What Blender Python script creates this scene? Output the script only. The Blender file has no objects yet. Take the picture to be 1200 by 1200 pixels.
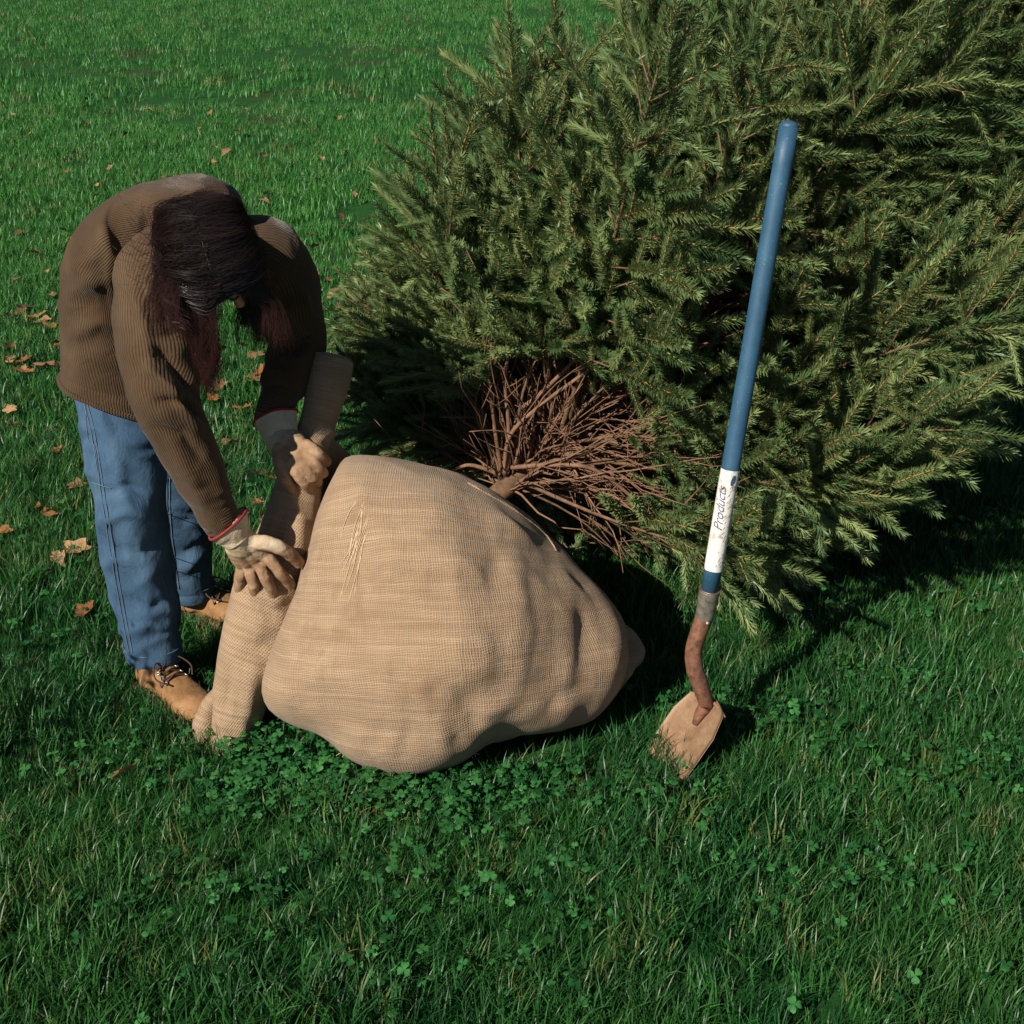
import bpy, bmesh, math, random
import numpy as np
from mathutils import Vector, Matrix, Quaternion

random.seed(7)
rng = np.random.default_rng(11)
SC = bpy.context.scene
COL = SC.collection

# ------------------------------------------------------------------ camera, sky, sun, exposure
CAM_H = 1.75
PITCH = math.radians(24.0)
FPX = 1520.0                       # focal length in pixels of the 1200 px photograph
cam_data = bpy.data.cameras.new('camera')
cam = bpy.data.objects.new('camera', cam_data)
COL.objects.link(cam)
cam.location = (0, 0, CAM_H)
cam.rotation_euler = (math.pi / 2 - PITCH, 0, 0)
cam_data.sensor_width = 36.0
cam_data.lens = 36.0 * FPX / 1200.0
cam_data.clip_start = 0.05
cam_data.clip_end = 1000.0
SC.camera = cam

SUN_EL = math.radians(35.0)
SH = Vector((0.63, 0.78, 0)).normalized()          # direction in which shadows fall on the ground
SUN_FROM = Vector((-SH.x * math.cos(SUN_EL), -SH.y * math.cos(SUN_EL), math.sin(SUN_EL)))
world = bpy.data.worlds.new('World')
SC.world = world
world.use_nodes = True
wn = world.node_tree.nodes
wl = world.node_tree.links
bg = wn['Background']
sky = wn.new('ShaderNodeTexSky')
sky.sky_type = 'NISHITA'
sky.sun_disc = False
sky.air_density = 0.5
sky.dust_density = 0.3
sky.sun_elevation = SUN_EL
sky.sun_rotation = math.atan2(SUN_FROM.x, SUN_FROM.y)
wl.new(sky.outputs['Color'], bg.inputs['Color'])
bg.inputs['Strength'].default_value = 0.05
sd = bpy.data.lights.new('sun', 'SUN')
sd.energy = 5.0
sd.angle = math.radians(0.5)
sd.color = (1.0, 0.93, 0.82)
sun = bpy.data.objects.new('sun', sd)
COL.objects.link(sun)
sun.location = (-4, -4, 6)
sun.rotation_euler = SUN_FROM.to_track_quat('Z', 'Y').to_euler()
SC.view_settings.view_transform = 'Standard'
SC.view_settings.look = 'None'
SC.view_settings.exposure = 0.36
SC.view_settings.gamma = 1.0
SC.view_settings.use_curve_mapping = False

# ------------------------------------------------------------------ pixel -> place helpers
CP, SP = math.cos(PITCH), math.sin(PITCH)
def ray(u, v):
    a = (u - 600.0) / FPX; b = (v - 600.0) / FPX
    return np.array([a, CP - b * SP, -SP - b * CP])
def P(u, v, Y):
    """point seen at photo pixel (u, v) standing at distance Y from the camera foot"""
    d = ray(u, v)
    return np.array([0, 0, CAM_H]) + d * (Y / d[1])
def G(u, v, z=0.0):
    """point seen at photo pixel (u, v) at height z"""
    d = ray(u, v)
    return np.array([0, 0, CAM_H]) + d * ((z - CAM_H) / d[2])
def D(u, v, depth):
    return np.array([0, 0, CAM_H]) + ray(u, v) * depth
def proj(p):
    p = np.atleast_2d(np.asarray(p, float))
    y = p[:, 1]; z = p[:, 2] - CAM_H
    dep = y * CP - z * SP
    return np.stack([600 + FPX * p[:, 0] / dep, 600 - FPX * (y * SP + z * CP) / dep, dep], 1)

# ------------------------------------------------------------------ mesh helpers
def new_mesh(name, verts, faces, uv=None, smooth=True, matidx=None):
    me = bpy.data.meshes.new(name)
    me.from_pydata([tuple(map(float, v)) for v in verts], [], [tuple(int(i) for i in f) for f in faces])
    if smooth:
        me.polygons.foreach_set('use_smooth', [True] * len(me.polygons))
    if matidx is not None:
        me.polygons.foreach_set('material_index', [int(i) for i in matidx])
    if uv is not None:
        lay = me.uv_layers.new(name='UVMap')
        li = np.empty(len(me.loops), dtype=np.int32)
        me.loops.foreach_get('vertex_index', li)
        arr = np.asarray(uv, dtype=np.float32)
        if arr.shape[0] == len(verts):
            arr = arr[li]
        lay.data.foreach_set('uv', arr.ravel())
    me.update()
    return me
def link(name, me, mat=None, parent=None):
    o = bpy.data.objects.new(name, me)
    COL.objects.link(o)
    if mat is not None and me is not None and hasattr(me, 'materials') and len(me.materials) == 0:
        for m in (mat if isinstance(mat, (list, tuple)) else [mat]):
            me.materials.append(m)
    if parent is not None:
        o.parent = parent
    return o
def part(name, verts, faces, mat, parent=None, uv=None, smooth=True, matidx=None):
    """world coordinates in, object with its parent at the world origin or at the parent's place"""
    v = np.asarray(verts, float)
    off = np.array(world_loc(parent)) if parent is not None else np.zeros(3)
    return link(name, new_mesh(name, v - off, faces, uv, smooth, matidx), mat, parent)
def world_loc(o):
    p = Vector((0, 0, 0))
    while o is not None:
        p = p + o.location; o = o.parent
    return p
def thing(name, label, cat, loc=(0, 0, 0), group=None):
    o = bpy.data.objects.new(name, None)
    COL.objects.link(o)
    o.location = tuple(map(float, loc)); o.empty_display_size = 0.05
    return tag(o, label, cat, group)
def tag(o, label, cat, group=None):
    o['label'] = label; o['category'] = cat
    if group: o['group'] = group
    return o

def catmull(pts, n):
    """resample control rows to n rows (any number of columns)"""
    p = np.asarray(pts, float)
    m = len(p)
    t = np.linspace(0, m - 1, n)
    i = np.clip(np.floor(t).astype(int), 0, m - 2); f = (t - i)[:, None]
    p0 = p[np.clip(i - 1, 0, m - 1)]; p1 = p[i]; p2 = p[i + 1]; p3 = p[np.clip(i + 2, 0, m - 1)]
    return 0.5 * (2 * p1 + (p2 - p0) * f + (2 * p0 - 5 * p1 + 4 * p2 - p3) * f ** 2 + (3 * p1 - p0 - 3 * p2 + p3) * f ** 3)
def unit(a):
    a = np.asarray(a, float)
    return a / (np.linalg.norm(a, axis=-1, keepdims=True) + 1e-12)
def loft(ctrl, n, k, side=(0, 1, 0), power=2.0, caps=True, wale=None):
    """ctrl rows: x y z ra rb [sx sy sz]; rings of k points across 'side' (ra) and its perpendicular (rb)"""
    c = catmull(ctrl, n)
    pos = c[:, :3]; ra = c[:, 3]; rb = c[:, 4]
    tan = unit(np.gradient(pos, axis=0))
    if c.shape[1] >= 8: sd_ = unit(c[:, 5:8])
    else: sd_ = np.repeat(unit(side)[None], n, 0)
    sd_ = unit(sd_ - tan * np.sum(sd_ * tan, 1, keepdims=True))
    oth = np.cross(tan, sd_)
    a = np.linspace(0, 2 * math.pi, k, endpoint=False)
    ca, sa = np.cos(a), np.sin(a)
    ca = np.sign(ca) * np.abs(ca) ** (2 / power); sa = np.sign(sa) * np.abs(sa) ** (2 / power)
    V = pos[:, None] + sd_[:, None] * (ra[:, None] * ca)[..., None] + oth[:, None] * (rb[:, None] * sa)[..., None]
    N = unit(V - pos[:, None])
    verts = V.reshape(-1, 3); nor = N.reshape(-1, 3)
    ln = np.concatenate([[0], np.cumsum(np.linalg.norm(np.diff(pos, axis=0), axis=1))])
    faces, uvs = [], []
    circ = 2 * math.pi * float(np.mean((ra + rb) / 2))
    for i in range(n - 1):
        for j in range(k):
            j2 = (j + 1) % k
            faces.append((i * k + j, i * k + j2, (i + 1) * k + j2, (i + 1) * k + j))
            u0, u1 = j / k * circ, (j + 1) / k * circ
            uvs += [(u0, ln[i]), (u1, ln[i]), (u1, ln[i + 1]), (u0, ln[i + 1])]
    if caps:
        faces.append(tuple(range(k - 1, -1, -1))); uvs += [(0, 0)] * k
        faces.append(tuple(range((n - 1) * k, n * k))); uvs += [(0, 0)] * k
    return verts, faces, np.array(uvs), nor
def tube(path, rad, k=6, n=None, caps=True):
    path = np.asarray(path, float)
    if n: path = catmull(path, n)
    m = len(path)
    rad = np.full(m, rad, float) if np.isscalar(rad) else np.interp(np.linspace(0, 1, m), np.linspace(0, 1, len(rad)), rad)
    tan = unit(np.gradient(path, axis=0))
    ref = np.array([0.31, 0.17, 0.93])
    s = unit(np.cross(tan, ref)); o = np.cross(tan, s)
    a = np.linspace(0, 2 * math.pi, k, endpoint=False)
    V = path[:, None] + rad[:, None, None] * (s[:, None] * np.cos(a)[None, :, None] + o[:, None] * np.sin(a)[None, :, None])
    f = []
    for i in range(m - 1):
        for j in range(k):
            j2 = (j + 1) % k
            f.append((i * k + j, i * k + j2, (i + 1) * k + j2, (i + 1) * k + j))
    if caps:
        f.append(tuple(range(k - 1, -1, -1))); f.append(tuple(range((m - 1) * k, m * k)))
    return V.reshape(-1, 3), f
def join(*ms):
    V, F = [], []
    o = 0
    for v, f in ms:
        V.append(np.asarray(v)); F += [tuple(i + o for i in q) for q in f]; o += len(v)
    return np.concatenate(V), F
def ellipsoid(c, r, axes=None, nu=20, nv=12):
    th = np.linspace(0, math.pi, nv + 1); ph = np.linspace(0, 2 * math.pi, nu, endpoint=False)
    V = [(0, 0, 1)]
    for t in th[1:-1]:
        for p in ph: V.append((math.sin(t) * math.cos(p), math.sin(t) * math.sin(p), math.cos(t)))
    V.append((0, 0, -1))
    V = np.array(V) * np.asarray(r)
    if axes is not None: V = V @ np.asarray(axes)
    V = V + np.asarray(c)
    F = [(0, 1 + j, 1 + (j + 1) % nu) for j in range(nu)]
    for i in range(nv - 2):
        for j in range(nu):
            a = 1 + i * nu + j; b = 1 + i * nu + (j + 1) % nu
            F.append((a, a + nu, b + nu, b))
    last = len(V) - 1; base = 1 + (nv - 2) * nu
    F += [(last, base + (j + 1) % nu, base + j) for j in range(nu)]
    return V, F
def capsule_chain(pts, rads, k=12, per=5):
    V, F = [], []
    c = np.concatenate([np.asarray(pts, float), np.asarray(rads, float)[:, None]], 1)
    n = (len(pts) - 1) * per + 1
    c = catmull(c, n)
    ms = [tube(c[:, :3], list(c[:, 3]), k)]
    ms.append(ellipsoid(c[0, :3], [c[0, 3]] * 3, nu=12, nv=8)); ms.append(ellipsoid(c[-1, :3], [c[-1, 3]] * 3, nu=12, nv=8))
    return join(*ms)
def fuse(meshes, voxel, smooth_it=6, fac=0.5):
    """one continuous surface out of overlapping closed pieces"""
    v, f = join(*meshes)
    me = new_mesh('tmp', v, f)
    o = bpy.data.objects.new('tmp', me); COL.objects.link(o)
    r = o.modifiers.new('r', 'REMESH'); r.mode = 'VOXEL'; r.voxel_size = voxel; r.use_smooth_shade = True
    if smooth_it:
        s = o.modifiers.new('s', 'SMOOTH'); s.iterations = smooth_it; s.factor = fac
    dg = bpy.context.evaluated_depsgraph_get()
    ev = o.evaluated_get(dg)
    m2 = ev.to_mesh()
    n = len(m2.vertices)
    co = np.empty(n * 3, np.float32); m2.vertices.foreach_get('co', co)
    no = np.empty(n * 3, np.float32); m2.vertices.foreach_get('normal', no)
    fc = [tuple(p.vertices) for p in m2.polygons]
    ev.to_mesh_clear()
    bpy.data.objects.remove(o); bpy.data.meshes.remove(me)
    return co.reshape(-1, 3).astype(float), fc, no.reshape(-1, 3).astype(float)

def _hash(ix, iy, iz, seed):
    h = (ix.astype(np.int64) * 374761393 + iy.astype(np.int64) * 668265263 + iz.astype(np.int64) * 2147483647 + seed * 974634777) & 0xffffffff
    h = ((h ^ (h >> 13)) * 1274126177) & 0xffffffff
    h = (h ^ (h >> 16)) & 0xffffffff
    return h / 2147483648.0 - 1.0
def vnoise(p, scale=1.0, seed=0):
    q = np.asarray(p, float) * scale
    i = np.floor(q).astype(np.int64); f = q - i; f = f * f * (3 - 2 * f)
    r = 0
    for dx in (0, 1):
        for dy in (0, 1):
            for dz in (0, 1):
                w = np.abs(1 - dx - f[:, 0]) * np.abs(1 - dy - f[:, 1]) * np.abs(1 - dz - f[:, 2])
                r = r + w * _hash(i[:, 0] + dx, i[:, 1] + dy, i[:, 2] + dz, seed)
    return r
def creases(verts, nor, lines, facing=True):
    """shift vertices along their normals near traced fold lines: (pixel polyline, width px, depth m)"""
    q = proj(verts); uv = q[:, :2]
    vd = unit(np.array([0, 0, CAM_H]) - verts)
    m = np.clip(np.sum(vd * nor, 1) * 2.5, 0, 1) if facing else np.ones(len(verts))
    disp = np.zeros(len(verts))
    for pl, w, amp in lines:
        best = np.full(len(verts), 1e9)
        pl = np.asarray(pl, float)
        tt = np.zeros(len(verts)); L = len(pl) - 1
        for i in range(L):
            a, b = pl[i], pl[i + 1]; ab = b - a
            t = np.clip(((uv - a) @ ab) / (ab @ ab), 0, 1)
            d = np.linalg.norm(uv - (a + t[:, None] * ab), axis=1)
            s = d < best
            best = np.where(s, d, best); tt = np.where(s, (i + t) / L, tt)
        disp += amp * np.exp(-(best / w) ** 2) * (0.35 + 0.65 * np.sin(math.pi * np.clip(tt, 0.0, 1)))
    return verts + nor * (disp * m)[:, None]

# ------------------------------------------------------------------ materials
def mat(name):
    m = bpy.data.materials.new(name); m.use_nodes = True
    nt = m.node_tree
    return m, nt, nt.nodes, nt.links, nt.nodes['Principled BSDF']
def val(nt, op, a, b=None, c=None):
    n = nt.nodes.new('ShaderNodeMath'); n.operation = op
    for i, x in enumerate((a, b, c)):
        if x is None: continue
        if hasattr(x, 'is_linked'): nt.links.new(x, n.inputs[i])
        else: n.inputs[i].default_value = x
    return n.outputs[0]
def noise(nt, vec, scale, detail=4.0, rough=0.55, dist=0.0):
    n = nt.nodes.new('ShaderNodeTexNoise')
    n.inputs['Scale'].default_value = scale; n.inputs['Detail'].default_value = detail
    n.inputs['Roughness'].default_value = rough; n.inputs['Distortion'].default_value = dist
    if vec is not None: nt.links.new(vec, n.inputs['Vector'])
    return n.outputs['Fac']
def ramp(nt, fac, stops):
    n = nt.nodes.new('ShaderNodeValToRGB')
    e = n.color_ramp.elements
    while len(e) > 1: e.remove(e[-1])
    e[0].position = stops[0][0]; e[0].color = (*stops[0][1], 1)
    for p, c in stops[1:]:
        x = e.new(p); x.color = (*c, 1)
    nt.links.new(fac, n.inputs['Fac'])
    return n.outputs['Color']
def mixc(nt, fac, a, b, mode='MIX'):
    n = nt.nodes.new('ShaderNodeMix'); n.data_type = 'RGBA'; n.blend_type = mode
    for i, x in ((0, fac), (6, a), (7, b)):
        if hasattr(x, 'is_linked'): nt.links.new(x, n.inputs[i])
        elif i == 0: n.inputs[0].default_value = x
        else: n.inputs[i].default_value = (*x, 1)
    return n.outputs[2]
def bump(nt, height, strength, dist, bsdf, prev=None):
    n = nt.nodes.new('ShaderNodeBump')
    n.inputs['Strength'].default_value = strength; n.inputs['Distance'].default_value = dist
    nt.links.new(height, n.inputs['Height'])
    if prev is not None: nt.links.new(prev, n.inputs['Normal'])
    nt.links.new(n.outputs['Normal'], bsdf.inputs['Normal'])
    return n.outputs['Normal']
def coords(nt, which='Object'):
    n = nt.nodes.new('ShaderNodeTexCoord')
    return n.outputs[which]
def mapping(nt, vec, scale=(1, 1, 1), rot=(0, 0, 0)):
    n = nt.nodes.new('ShaderNodeMapping')
    n.inputs['Scale'].default_value = scale; n.inputs['Rotation'].default_value = rot
    nt.links.new(vec, n.inputs['Vector'])
    return n.outputs['Vector']
def obj_random(nt):
    return nt.nodes.new('ShaderNodeObjectInfo').outputs['Random']

def burlap_material(name='burlap', pitch=0.0056, rot=0.0):
    m, nt, N, L, b = mat(name)
    uv = coords(nt, 'UV')
    ob = coords(nt, 'Object')
    warp = noise(nt, uv, 9.0, 3.0)
    warp2 = noise(nt, mapping(nt, uv, (1, 1, 1), (0, 0, 1.3)), 11.0, 3.0)
    sp = N.new('ShaderNodeSeparateXYZ'); L.new(mapping(nt, uv, (1, 1, 1), (0, 0, rot)), sp.inputs[0])
    u = val(nt, 'ADD', sp.outputs[0], val(nt, 'MULTIPLY', val(nt, 'SUBTRACT', warp, 0.5), 0.020))
    v = val(nt, 'ADD', sp.outputs[1], val(nt, 'MULTIPLY', val(nt, 'SUBTRACT', warp2, 0.5), 0.020))
    k = math.pi / pitch
    su = val(nt, 'ABSOLUTE', val(nt, 'SINE', val(nt, 'MULTIPLY', u, k)))
    sv = val(nt, 'ABSOLUTE', val(nt, 'SINE', val(nt, 'MULTIPLY', v, k * 1.08)))
    # over and under of a plain weave
    par = val(nt, 'SINE', val(nt, 'MULTIPLY', u, k)); par2 = val(nt, 'SINE', val(nt, 'MULTIPLY', v, k * 1.08))
    ou = val(nt, 'MULTIPLY', par, par2)
    tu = noise(nt, mapping(nt, uv, (170, 5, 1), (0, 0, rot)), 1.0, 1.0); tv = noise(nt, mapping(nt, uv, (5, 170, 1), (0, 0, rot)), 1.0, 1.0)
    su = val(nt, 'MULTIPLY', su, val(nt, 'ADD', 0.45, val(nt, 'MULTIPLY', tu, 1.1))); sv = val(nt, 'MULTIPLY', sv, val(nt, 'ADD', 0.45, val(nt, 'MULTIPLY', tv, 1.1)))
    hgt = val(nt, 'MAXIMUM', val(nt, 'ADD', su, val(nt, 'MULTIPLY', ou, 0.18)), val(nt, 'SUBTRACT', sv, val(nt, 'MULTIPLY', ou, 0.18)))
    hole = val(nt, 'MULTIPLY', val(nt, 'SUBTRACT', 1.0, su), val(nt, 'SUBTRACT', 1.0, sv))
    hole = val(nt, 'POWER', val(nt, 'MAXIMUM', hole, 0.0), 0.8)
    slub_u = noise(nt, mapping(nt, uv, (150, 3, 1), (0, 0, rot)), 1.0, 2.0)
    slub_v = noise(nt, mapping(nt, uv, (3, 150, 1), (0, 0, rot)), 1.0, 2.0)
    fib = noise(nt, ob, 420.0, 3.0)
    big = noise(nt, ob, 3.2, 4.0, 0.6)
    col = ramp(nt, big, [(0.25, (0.215, 0.148, 0.100)), (0.5, (0.305, 0.216, 0.148)), (0.75, (0.40, 0.292, 0.208))])
    col = mixc(nt, val(nt, 'MULTIPLY', slub_u, 0.75), col, (0.30, 0.18, 0.09))
    col = mixc(nt, val(nt, 'MULTIPLY', val(nt, 'POWER', slub_v, 2.0), 1.1), col, (0.62, 0.47, 0.32))
    col = mixc(nt, val(nt, 'MULTIPLY', fib, 0.4), col, (0.36, 0.22, 0.115))
    slack = noise(nt, mapping(nt, uv, (1, 5, 1), (0, 0, rot)), 6.0, 4.0, 0.6)
    col = mixc(nt, ramp(nt, slack, [(0.42, (0, 0, 0)), (0.62, (0.45, 0.45, 0.45))]), col, (0.27, 0.18, 0.11))
    stain = noise(nt, ob, 7.0, 5.0, 0.65)
    st = ramp(nt, stain, [(0.55, (0, 0, 0)), (0.70, (1, 1, 1))])
    col = mixc(nt, val(nt, 'MULTIPLY', st, 0.6), col, (0.22, 0.13, 0.07))
    col = mixc(nt, val(nt, 'MULTIPLY', hole, 0.68), col, (0.05, 0.028, 0.014))
    L.new(col, b.inputs['Base Color'])
    b.inputs['Roughness'].default_value = 0.95
    b.inputs['Specular IOR Level'].default_value = 0.15
    b.inputs['Sheen Weight'].default_value = 0.12
    n1 = bump(nt, noise(nt, ob, 14.0, 4.0), 0.35, 0.02, b)
    bump(nt, val(nt, 'ADD', hgt, val(nt, 'MULTIPLY', fib, 0.5)), 0.75, 0.0022, b, n1)
    return m
def corduroy_material():
    m, nt, N, L, b = mat('brown_corduroy')
    uv = coords(nt, 'UV'); ob = coords(nt, 'Object')
    sp = N.new('ShaderNodeSeparateXYZ'); L.new(uv, sp.inputs[0])
    w = val(nt, 'MULTIPLY', val(nt, 'SUBTRACT', noise(nt, ob, 10.0, 3.0), 0.5), 0.02)
    u = val(nt, 'ADD', sp.outputs[0], w)
    rib = val(nt, 'ABSOLUTE', val(nt, 'SINE', val(nt, 'MULTIPLY', u, math.pi / 0.0058)))
    groove = val(nt, 'POWER', val(nt, 'SUBTRACT', 1.0, rib), 1.6)
    big = noise(nt, ob, 6.0, 5.0, 0.6)
    col = ramp(nt, big, [(0.3, (0.056, 0.034, 0.018)), (0.55, (0.094, 0.059, 0.033)), (0.75, (0.140, 0.091, 0.053))])
    col = mixc(nt, val(nt, 'MULTIPLY', groove, 0.9), col, (0.02, 0.011, 0.006))
    nap = noise(nt, mapping(nt, uv, (300, 60, 1)), 1.0, 3.0)
    col = mixc(nt, val(nt, 'MULTIPLY', nap, 0.35), col, (0.09, 0.052, 0.028))
    L.new(col, b.inputs['Base Color'])
    b.inputs['Roughness'].default_value = 0.85
    b.inputs['Specular IOR Level'].default_value = 0.12
    b.inputs['Sheen Weight'].default_value = 0.15; b.inputs['Sheen Roughness'].default_value = 0.4
    n1 = bump(nt, noise(nt, ob, 26.0, 4.0, 0.5, 0.8), 0.3, 0.012, b)
    bump(nt, rib, 0.6, 0.0020, b, n1)
    return m
def denim_material():
    m, nt, N, L, b = mat('blue_denim')
    ob = coords(nt, 'Object')
    twill = noise(nt, mapping(nt, ob, (900, 900, 60)), 1.0, 2.0)
    slub = noise(nt, mapping(nt, ob, (160, 160, 9)), 1.0, 3.0)
    big = noise(nt, mapping(nt, ob, (1, 1, 0.5)), 7.0, 4.0, 0.6)
    col = ramp(nt, big, [(0.3, (0.011, 0.034, 0.072)), (0.50, (0.024, 0.066, 0.125)), (0.68, (0.090, 0.165, 0.25))])
    col = mixc(nt, val(nt, 'MULTIPLY', slub, 0.8), col, (0.020, 0.048, 0.10))
    col = mixc(nt, val(nt, 'MULTIPLY', val(nt, 'POWER', twill, 1.5), 0.65), col, (0.12, 0.20, 0.29))
    L.new(col, b.inputs['Base Color'])
    b.inputs['Roughness'].default_value = 0.9; b.inputs['Specular IOR Level'].default_value = 0.15
    n1 = bump(nt, noise(nt, mapping(nt, ob, (1, 1, 0.6)), 16.0, 4.0, 0.55, 0.6), 0.4, 0.02, b)
    bump(nt, twill, 0.25, 0.0015, b, n1)
    return m
def leather_material(name, c0, c1, c2, scale=22.0, rough=0.7, wr=0.4):
    m, nt, N, L, b = mat(name)
    ob = coords(nt, 'Object')
    big = noise(nt, ob, scale, 6.0, 0.65)
    col = ramp(nt, big, [(0.3, c0), (0.52, c1), (0.72, c2)])
    fine = noise(nt, ob, 160.0, 4.0, 0.6)
    col = mixc(nt, val(nt, 'MULTIPLY', fine, 0.35), col, c0)
    L.new(col, b.inputs['Base Color'])
    b.inputs['Roughness'].default_value = rough; b.inputs['Specular IOR Level'].default_value = 0.25
    n1 = bump(nt, noise(nt, ob, 38.0, 4.0, 0.55, 1.2), wr, 0.008, b)
    bump(nt, fine, 0.3, 0.0015, b, n1)
    return m
def plain_material(name, c, rough=0.6, metal=0.0, var=0.25, scale=30.0, bumpy=0.15):
    m, nt, N, L, b = mat(name)
    ob = coords(nt, 'Object')
    n = noise(nt, ob, scale, 5.0, 0.6)
    d = tuple(x * (1 - var) for x in c); e = tuple(min(1, x * (1 + var)) for x in c)
    L.new(ramp(nt, n, [(0.3, d), (0.7, e)]), b.inputs['Base Color'])
    b.inputs['Roughness'].default_value = rough; b.inputs['Metallic'].default_value = metal
    bump(nt, noise(nt, ob, scale * 6, 3.0), bumpy, 0.002, b)
    return m
def leaf_material(name, ca, cb, trans=0.35, tip=None, rough=0.5):
    """thin living leaf: colour varies from plant to plant, some light comes through"""
    m, nt, N, L, b = mat(name)
    r = obj_random(nt)
    col = ramp(nt, r, [(0.0, ca), (0.6, tuple((x + y) / 2 for x, y in zip(ca, cb))), (1.0, cb)])
    if tip is not None:
        uv = N.new('ShaderNodeSeparateXYZ'); L.new(coords(nt, 'UV'), uv.inputs[0])
        col = mixc(nt, val(nt, 'MULTIPLY', val(nt, 'POWER', uv.outputs[1], 2.0), 0.6), col, tip)
    L.new(col, b.inputs['Base Color'])
    b.inputs['Roughness'].default_value = rough; b.inputs['Specular IOR Level'].default_value = 0.3
    t = N.new('ShaderNodeBsdfTranslucent'); L.new(col, t.inputs['Color'])
    mx = N.new('ShaderNodeMixShader'); mx.inputs['Fac'].default_value = trans
    L.new(b.outputs[0], mx.inputs[1]); L.new(t.outputs[0], mx.inputs[2])
    L.new(mx.outputs[0], N['Material Output'].inputs['Surface'])
    return m
def soil_material():
    m, nt, N, L, b = mat('lawn_soil')
    ob = coords(nt, 'Object')
    n = noise(nt, ob, 5.0, 8.0, 0.7); f = noise(nt, ob, 60.0, 6.0, 0.7)
    far = noise(nt, ob, 0.6, 5.0, 0.6)
    col = ramp(nt, n, [(0.3, (0.012, 0.060, 0.014)), (0.55, (0.022, 0.105, 0.022)), (0.75, (0.040, 0.095, 0.022))])
    col = mixc(nt, ramp(nt, far, [(0.55, (0, 0, 0)), (0.72, (1, 1, 1))]), col, (0.085, 0.060, 0.032))
    col = mixc(nt, val(nt, 'MULTIPLY', f, 0.5), col, (0.012, 0.02, 0.008))
    L.new(col, b.inputs['Base Color']); b.inputs['Roughness'].default_value = 1.0
    b.inputs['Specular IOR Level'].default_value = 0.1
    bump(nt, f, 0.6, 0.02, b)
    return m
M = {}
M['burlap'] = burlap_material(rot=math.radians(-6))
M['burlap_roll'] = burlap_material('burlap_roll', 0.0054, rot=math.radians(28))
M['cord'] = corduroy_material()
M['denim'] = denim_material()
M['stitch'] = plain_material('pale_stitching', (0.10, 0.15, 0.21), 0.9)
M['hemdenim'] = plain_material('hem_denim', (0.030, 0.068, 0.13), 0.9, scale=120, var=0.5)
M['nubuck'] = leather_material('tan_nubuck', (0.18, 0.090, 0.036), (0.31, 0.165, 0.070), (0.40, 0.225, 0.105), 18.0, 0.85, 0.3)
M['sole'] = plain_material('boot_sole', (0.16, 0.09, 0.045), 0.8)
M['lace'] = plain_material('boot_lace', (0.055, 0.030, 0.016), 0.8)
M['eyelet'] = plain_material('eyelet_metal', (0.75, 0.70, 0.60), 0.35, 0.8)
def glove_material():
    m, nt, N, L, b = mat('worn_glove')
    ob = coords(nt, 'Object')
    n = noise(nt, ob, 26.0, 6.0, 0.65); fine = noise(nt, ob, 170.0, 4.0, 0.6)
    leather = ramp(nt, n, [(0.3, (0.17, 0.095, 0.052)), (0.52, (0.33, 0.205, 0.120)), (0.74, (0.50, 0.345, 0.22))])
    canvas = ramp(nt, n, [(0.3, (0.42, 0.31, 0.20)), (0.55, (0.62, 0.49, 0.34)), (0.75, (0.70, 0.58, 0.43))])
    at = N.new('ShaderNodeAttribute'); at.attribute_name = 'tone'
    col = mixc(nt, at.outputs['Fac'], canvas, leather)
    col = mixc(nt, val(nt, 'MULTIPLY', fine, 0.3), col, (0.22, 0.14, 0.085))
    L.new(col, b.inputs['Base Color']); b.inputs['Roughness'].default_value = 0.8; b.inputs['Specular IOR Level'].default_value = 0.2
    n1 = bump(nt, noise(nt, ob, 45.0, 3.0, 0.5, 1.5), 0.35, 0.006, b); bump(nt, fine, 0.25, 0.001, b, n1)
    return m
M['glove'] = glove_material()
M['cuff'] = leather_material('cream_canvas', (0.46, 0.36, 0.25), (0.62, 0.51, 0.37), (0.72, 0.61, 0.46), 30.0, 0.9, 0.4)
M['trim'] = plain_material('red_binding', (0.27, 0.018, 0.022), 0.8)
M['skin'] = plain_material('skin', (0.42, 0.22, 0.15), 0.55, var=0.12)
M['scalp'] = plain_material('scalp', (0.15, 0.075, 0.055), 0.7)
M['glasses'] = plain_material('dark_frame', (0.015, 0.010, 0.010), 0.35)
M['shirt'] = plain_material('shirt_cloth', (0.20, 0.14, 0.12), 0.9)
M['soil'] = soil_material()
def hair_material():
    m, nt, N, L, b = mat('dark_auburn_hair')
    uv = N.new('ShaderNodeSeparateXYZ'); L.new(coords(nt, 'UV'), uv.inputs[0])
    col = ramp(nt, uv.outputs[1], [(0.0, (0.006, 0.0035, 0.0035)), (0.5, (0.012, 0.005, 0.005)), (1.0, (0.040, 0.013, 0.011))])
    col = mixc(nt, val(nt, 'MULTIPLY', val(nt, 'POWER', uv.outputs[0], 3.0), 0.5), col, (0.040, 0.016, 0.012))
    L.new(col, b.inputs['Base Color']); b.inputs['Roughness'].default_value = 0.42
    b.inputs['Specular IOR Level'].default_value = 0.32
    return m
M['hair'] = hair_material()
M['haircap'] = plain_material('hair_base', (0.006, 0.0035, 0.0035), 0.55)
M['bark'] = plain_material('spruce_bark', (0.15, 0.085, 0.045), 0.9, var=0.45, scale=45, bumpy=0.5)
M['deadtwig'] = plain_material('dead_twig', (0.20, 0.105, 0.060), 0.9, var=0.4, scale=35, bumpy=0.4)
M['shoot'] = plain_material('shoot_stem', (0.42, 0.24, 0.085), 0.8)
M['needle'] = leaf_material('spruce_needle', (0.075, 0.145, 0.050), (0.25, 0.315, 0.118), 0.2, rough=0.42)
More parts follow.
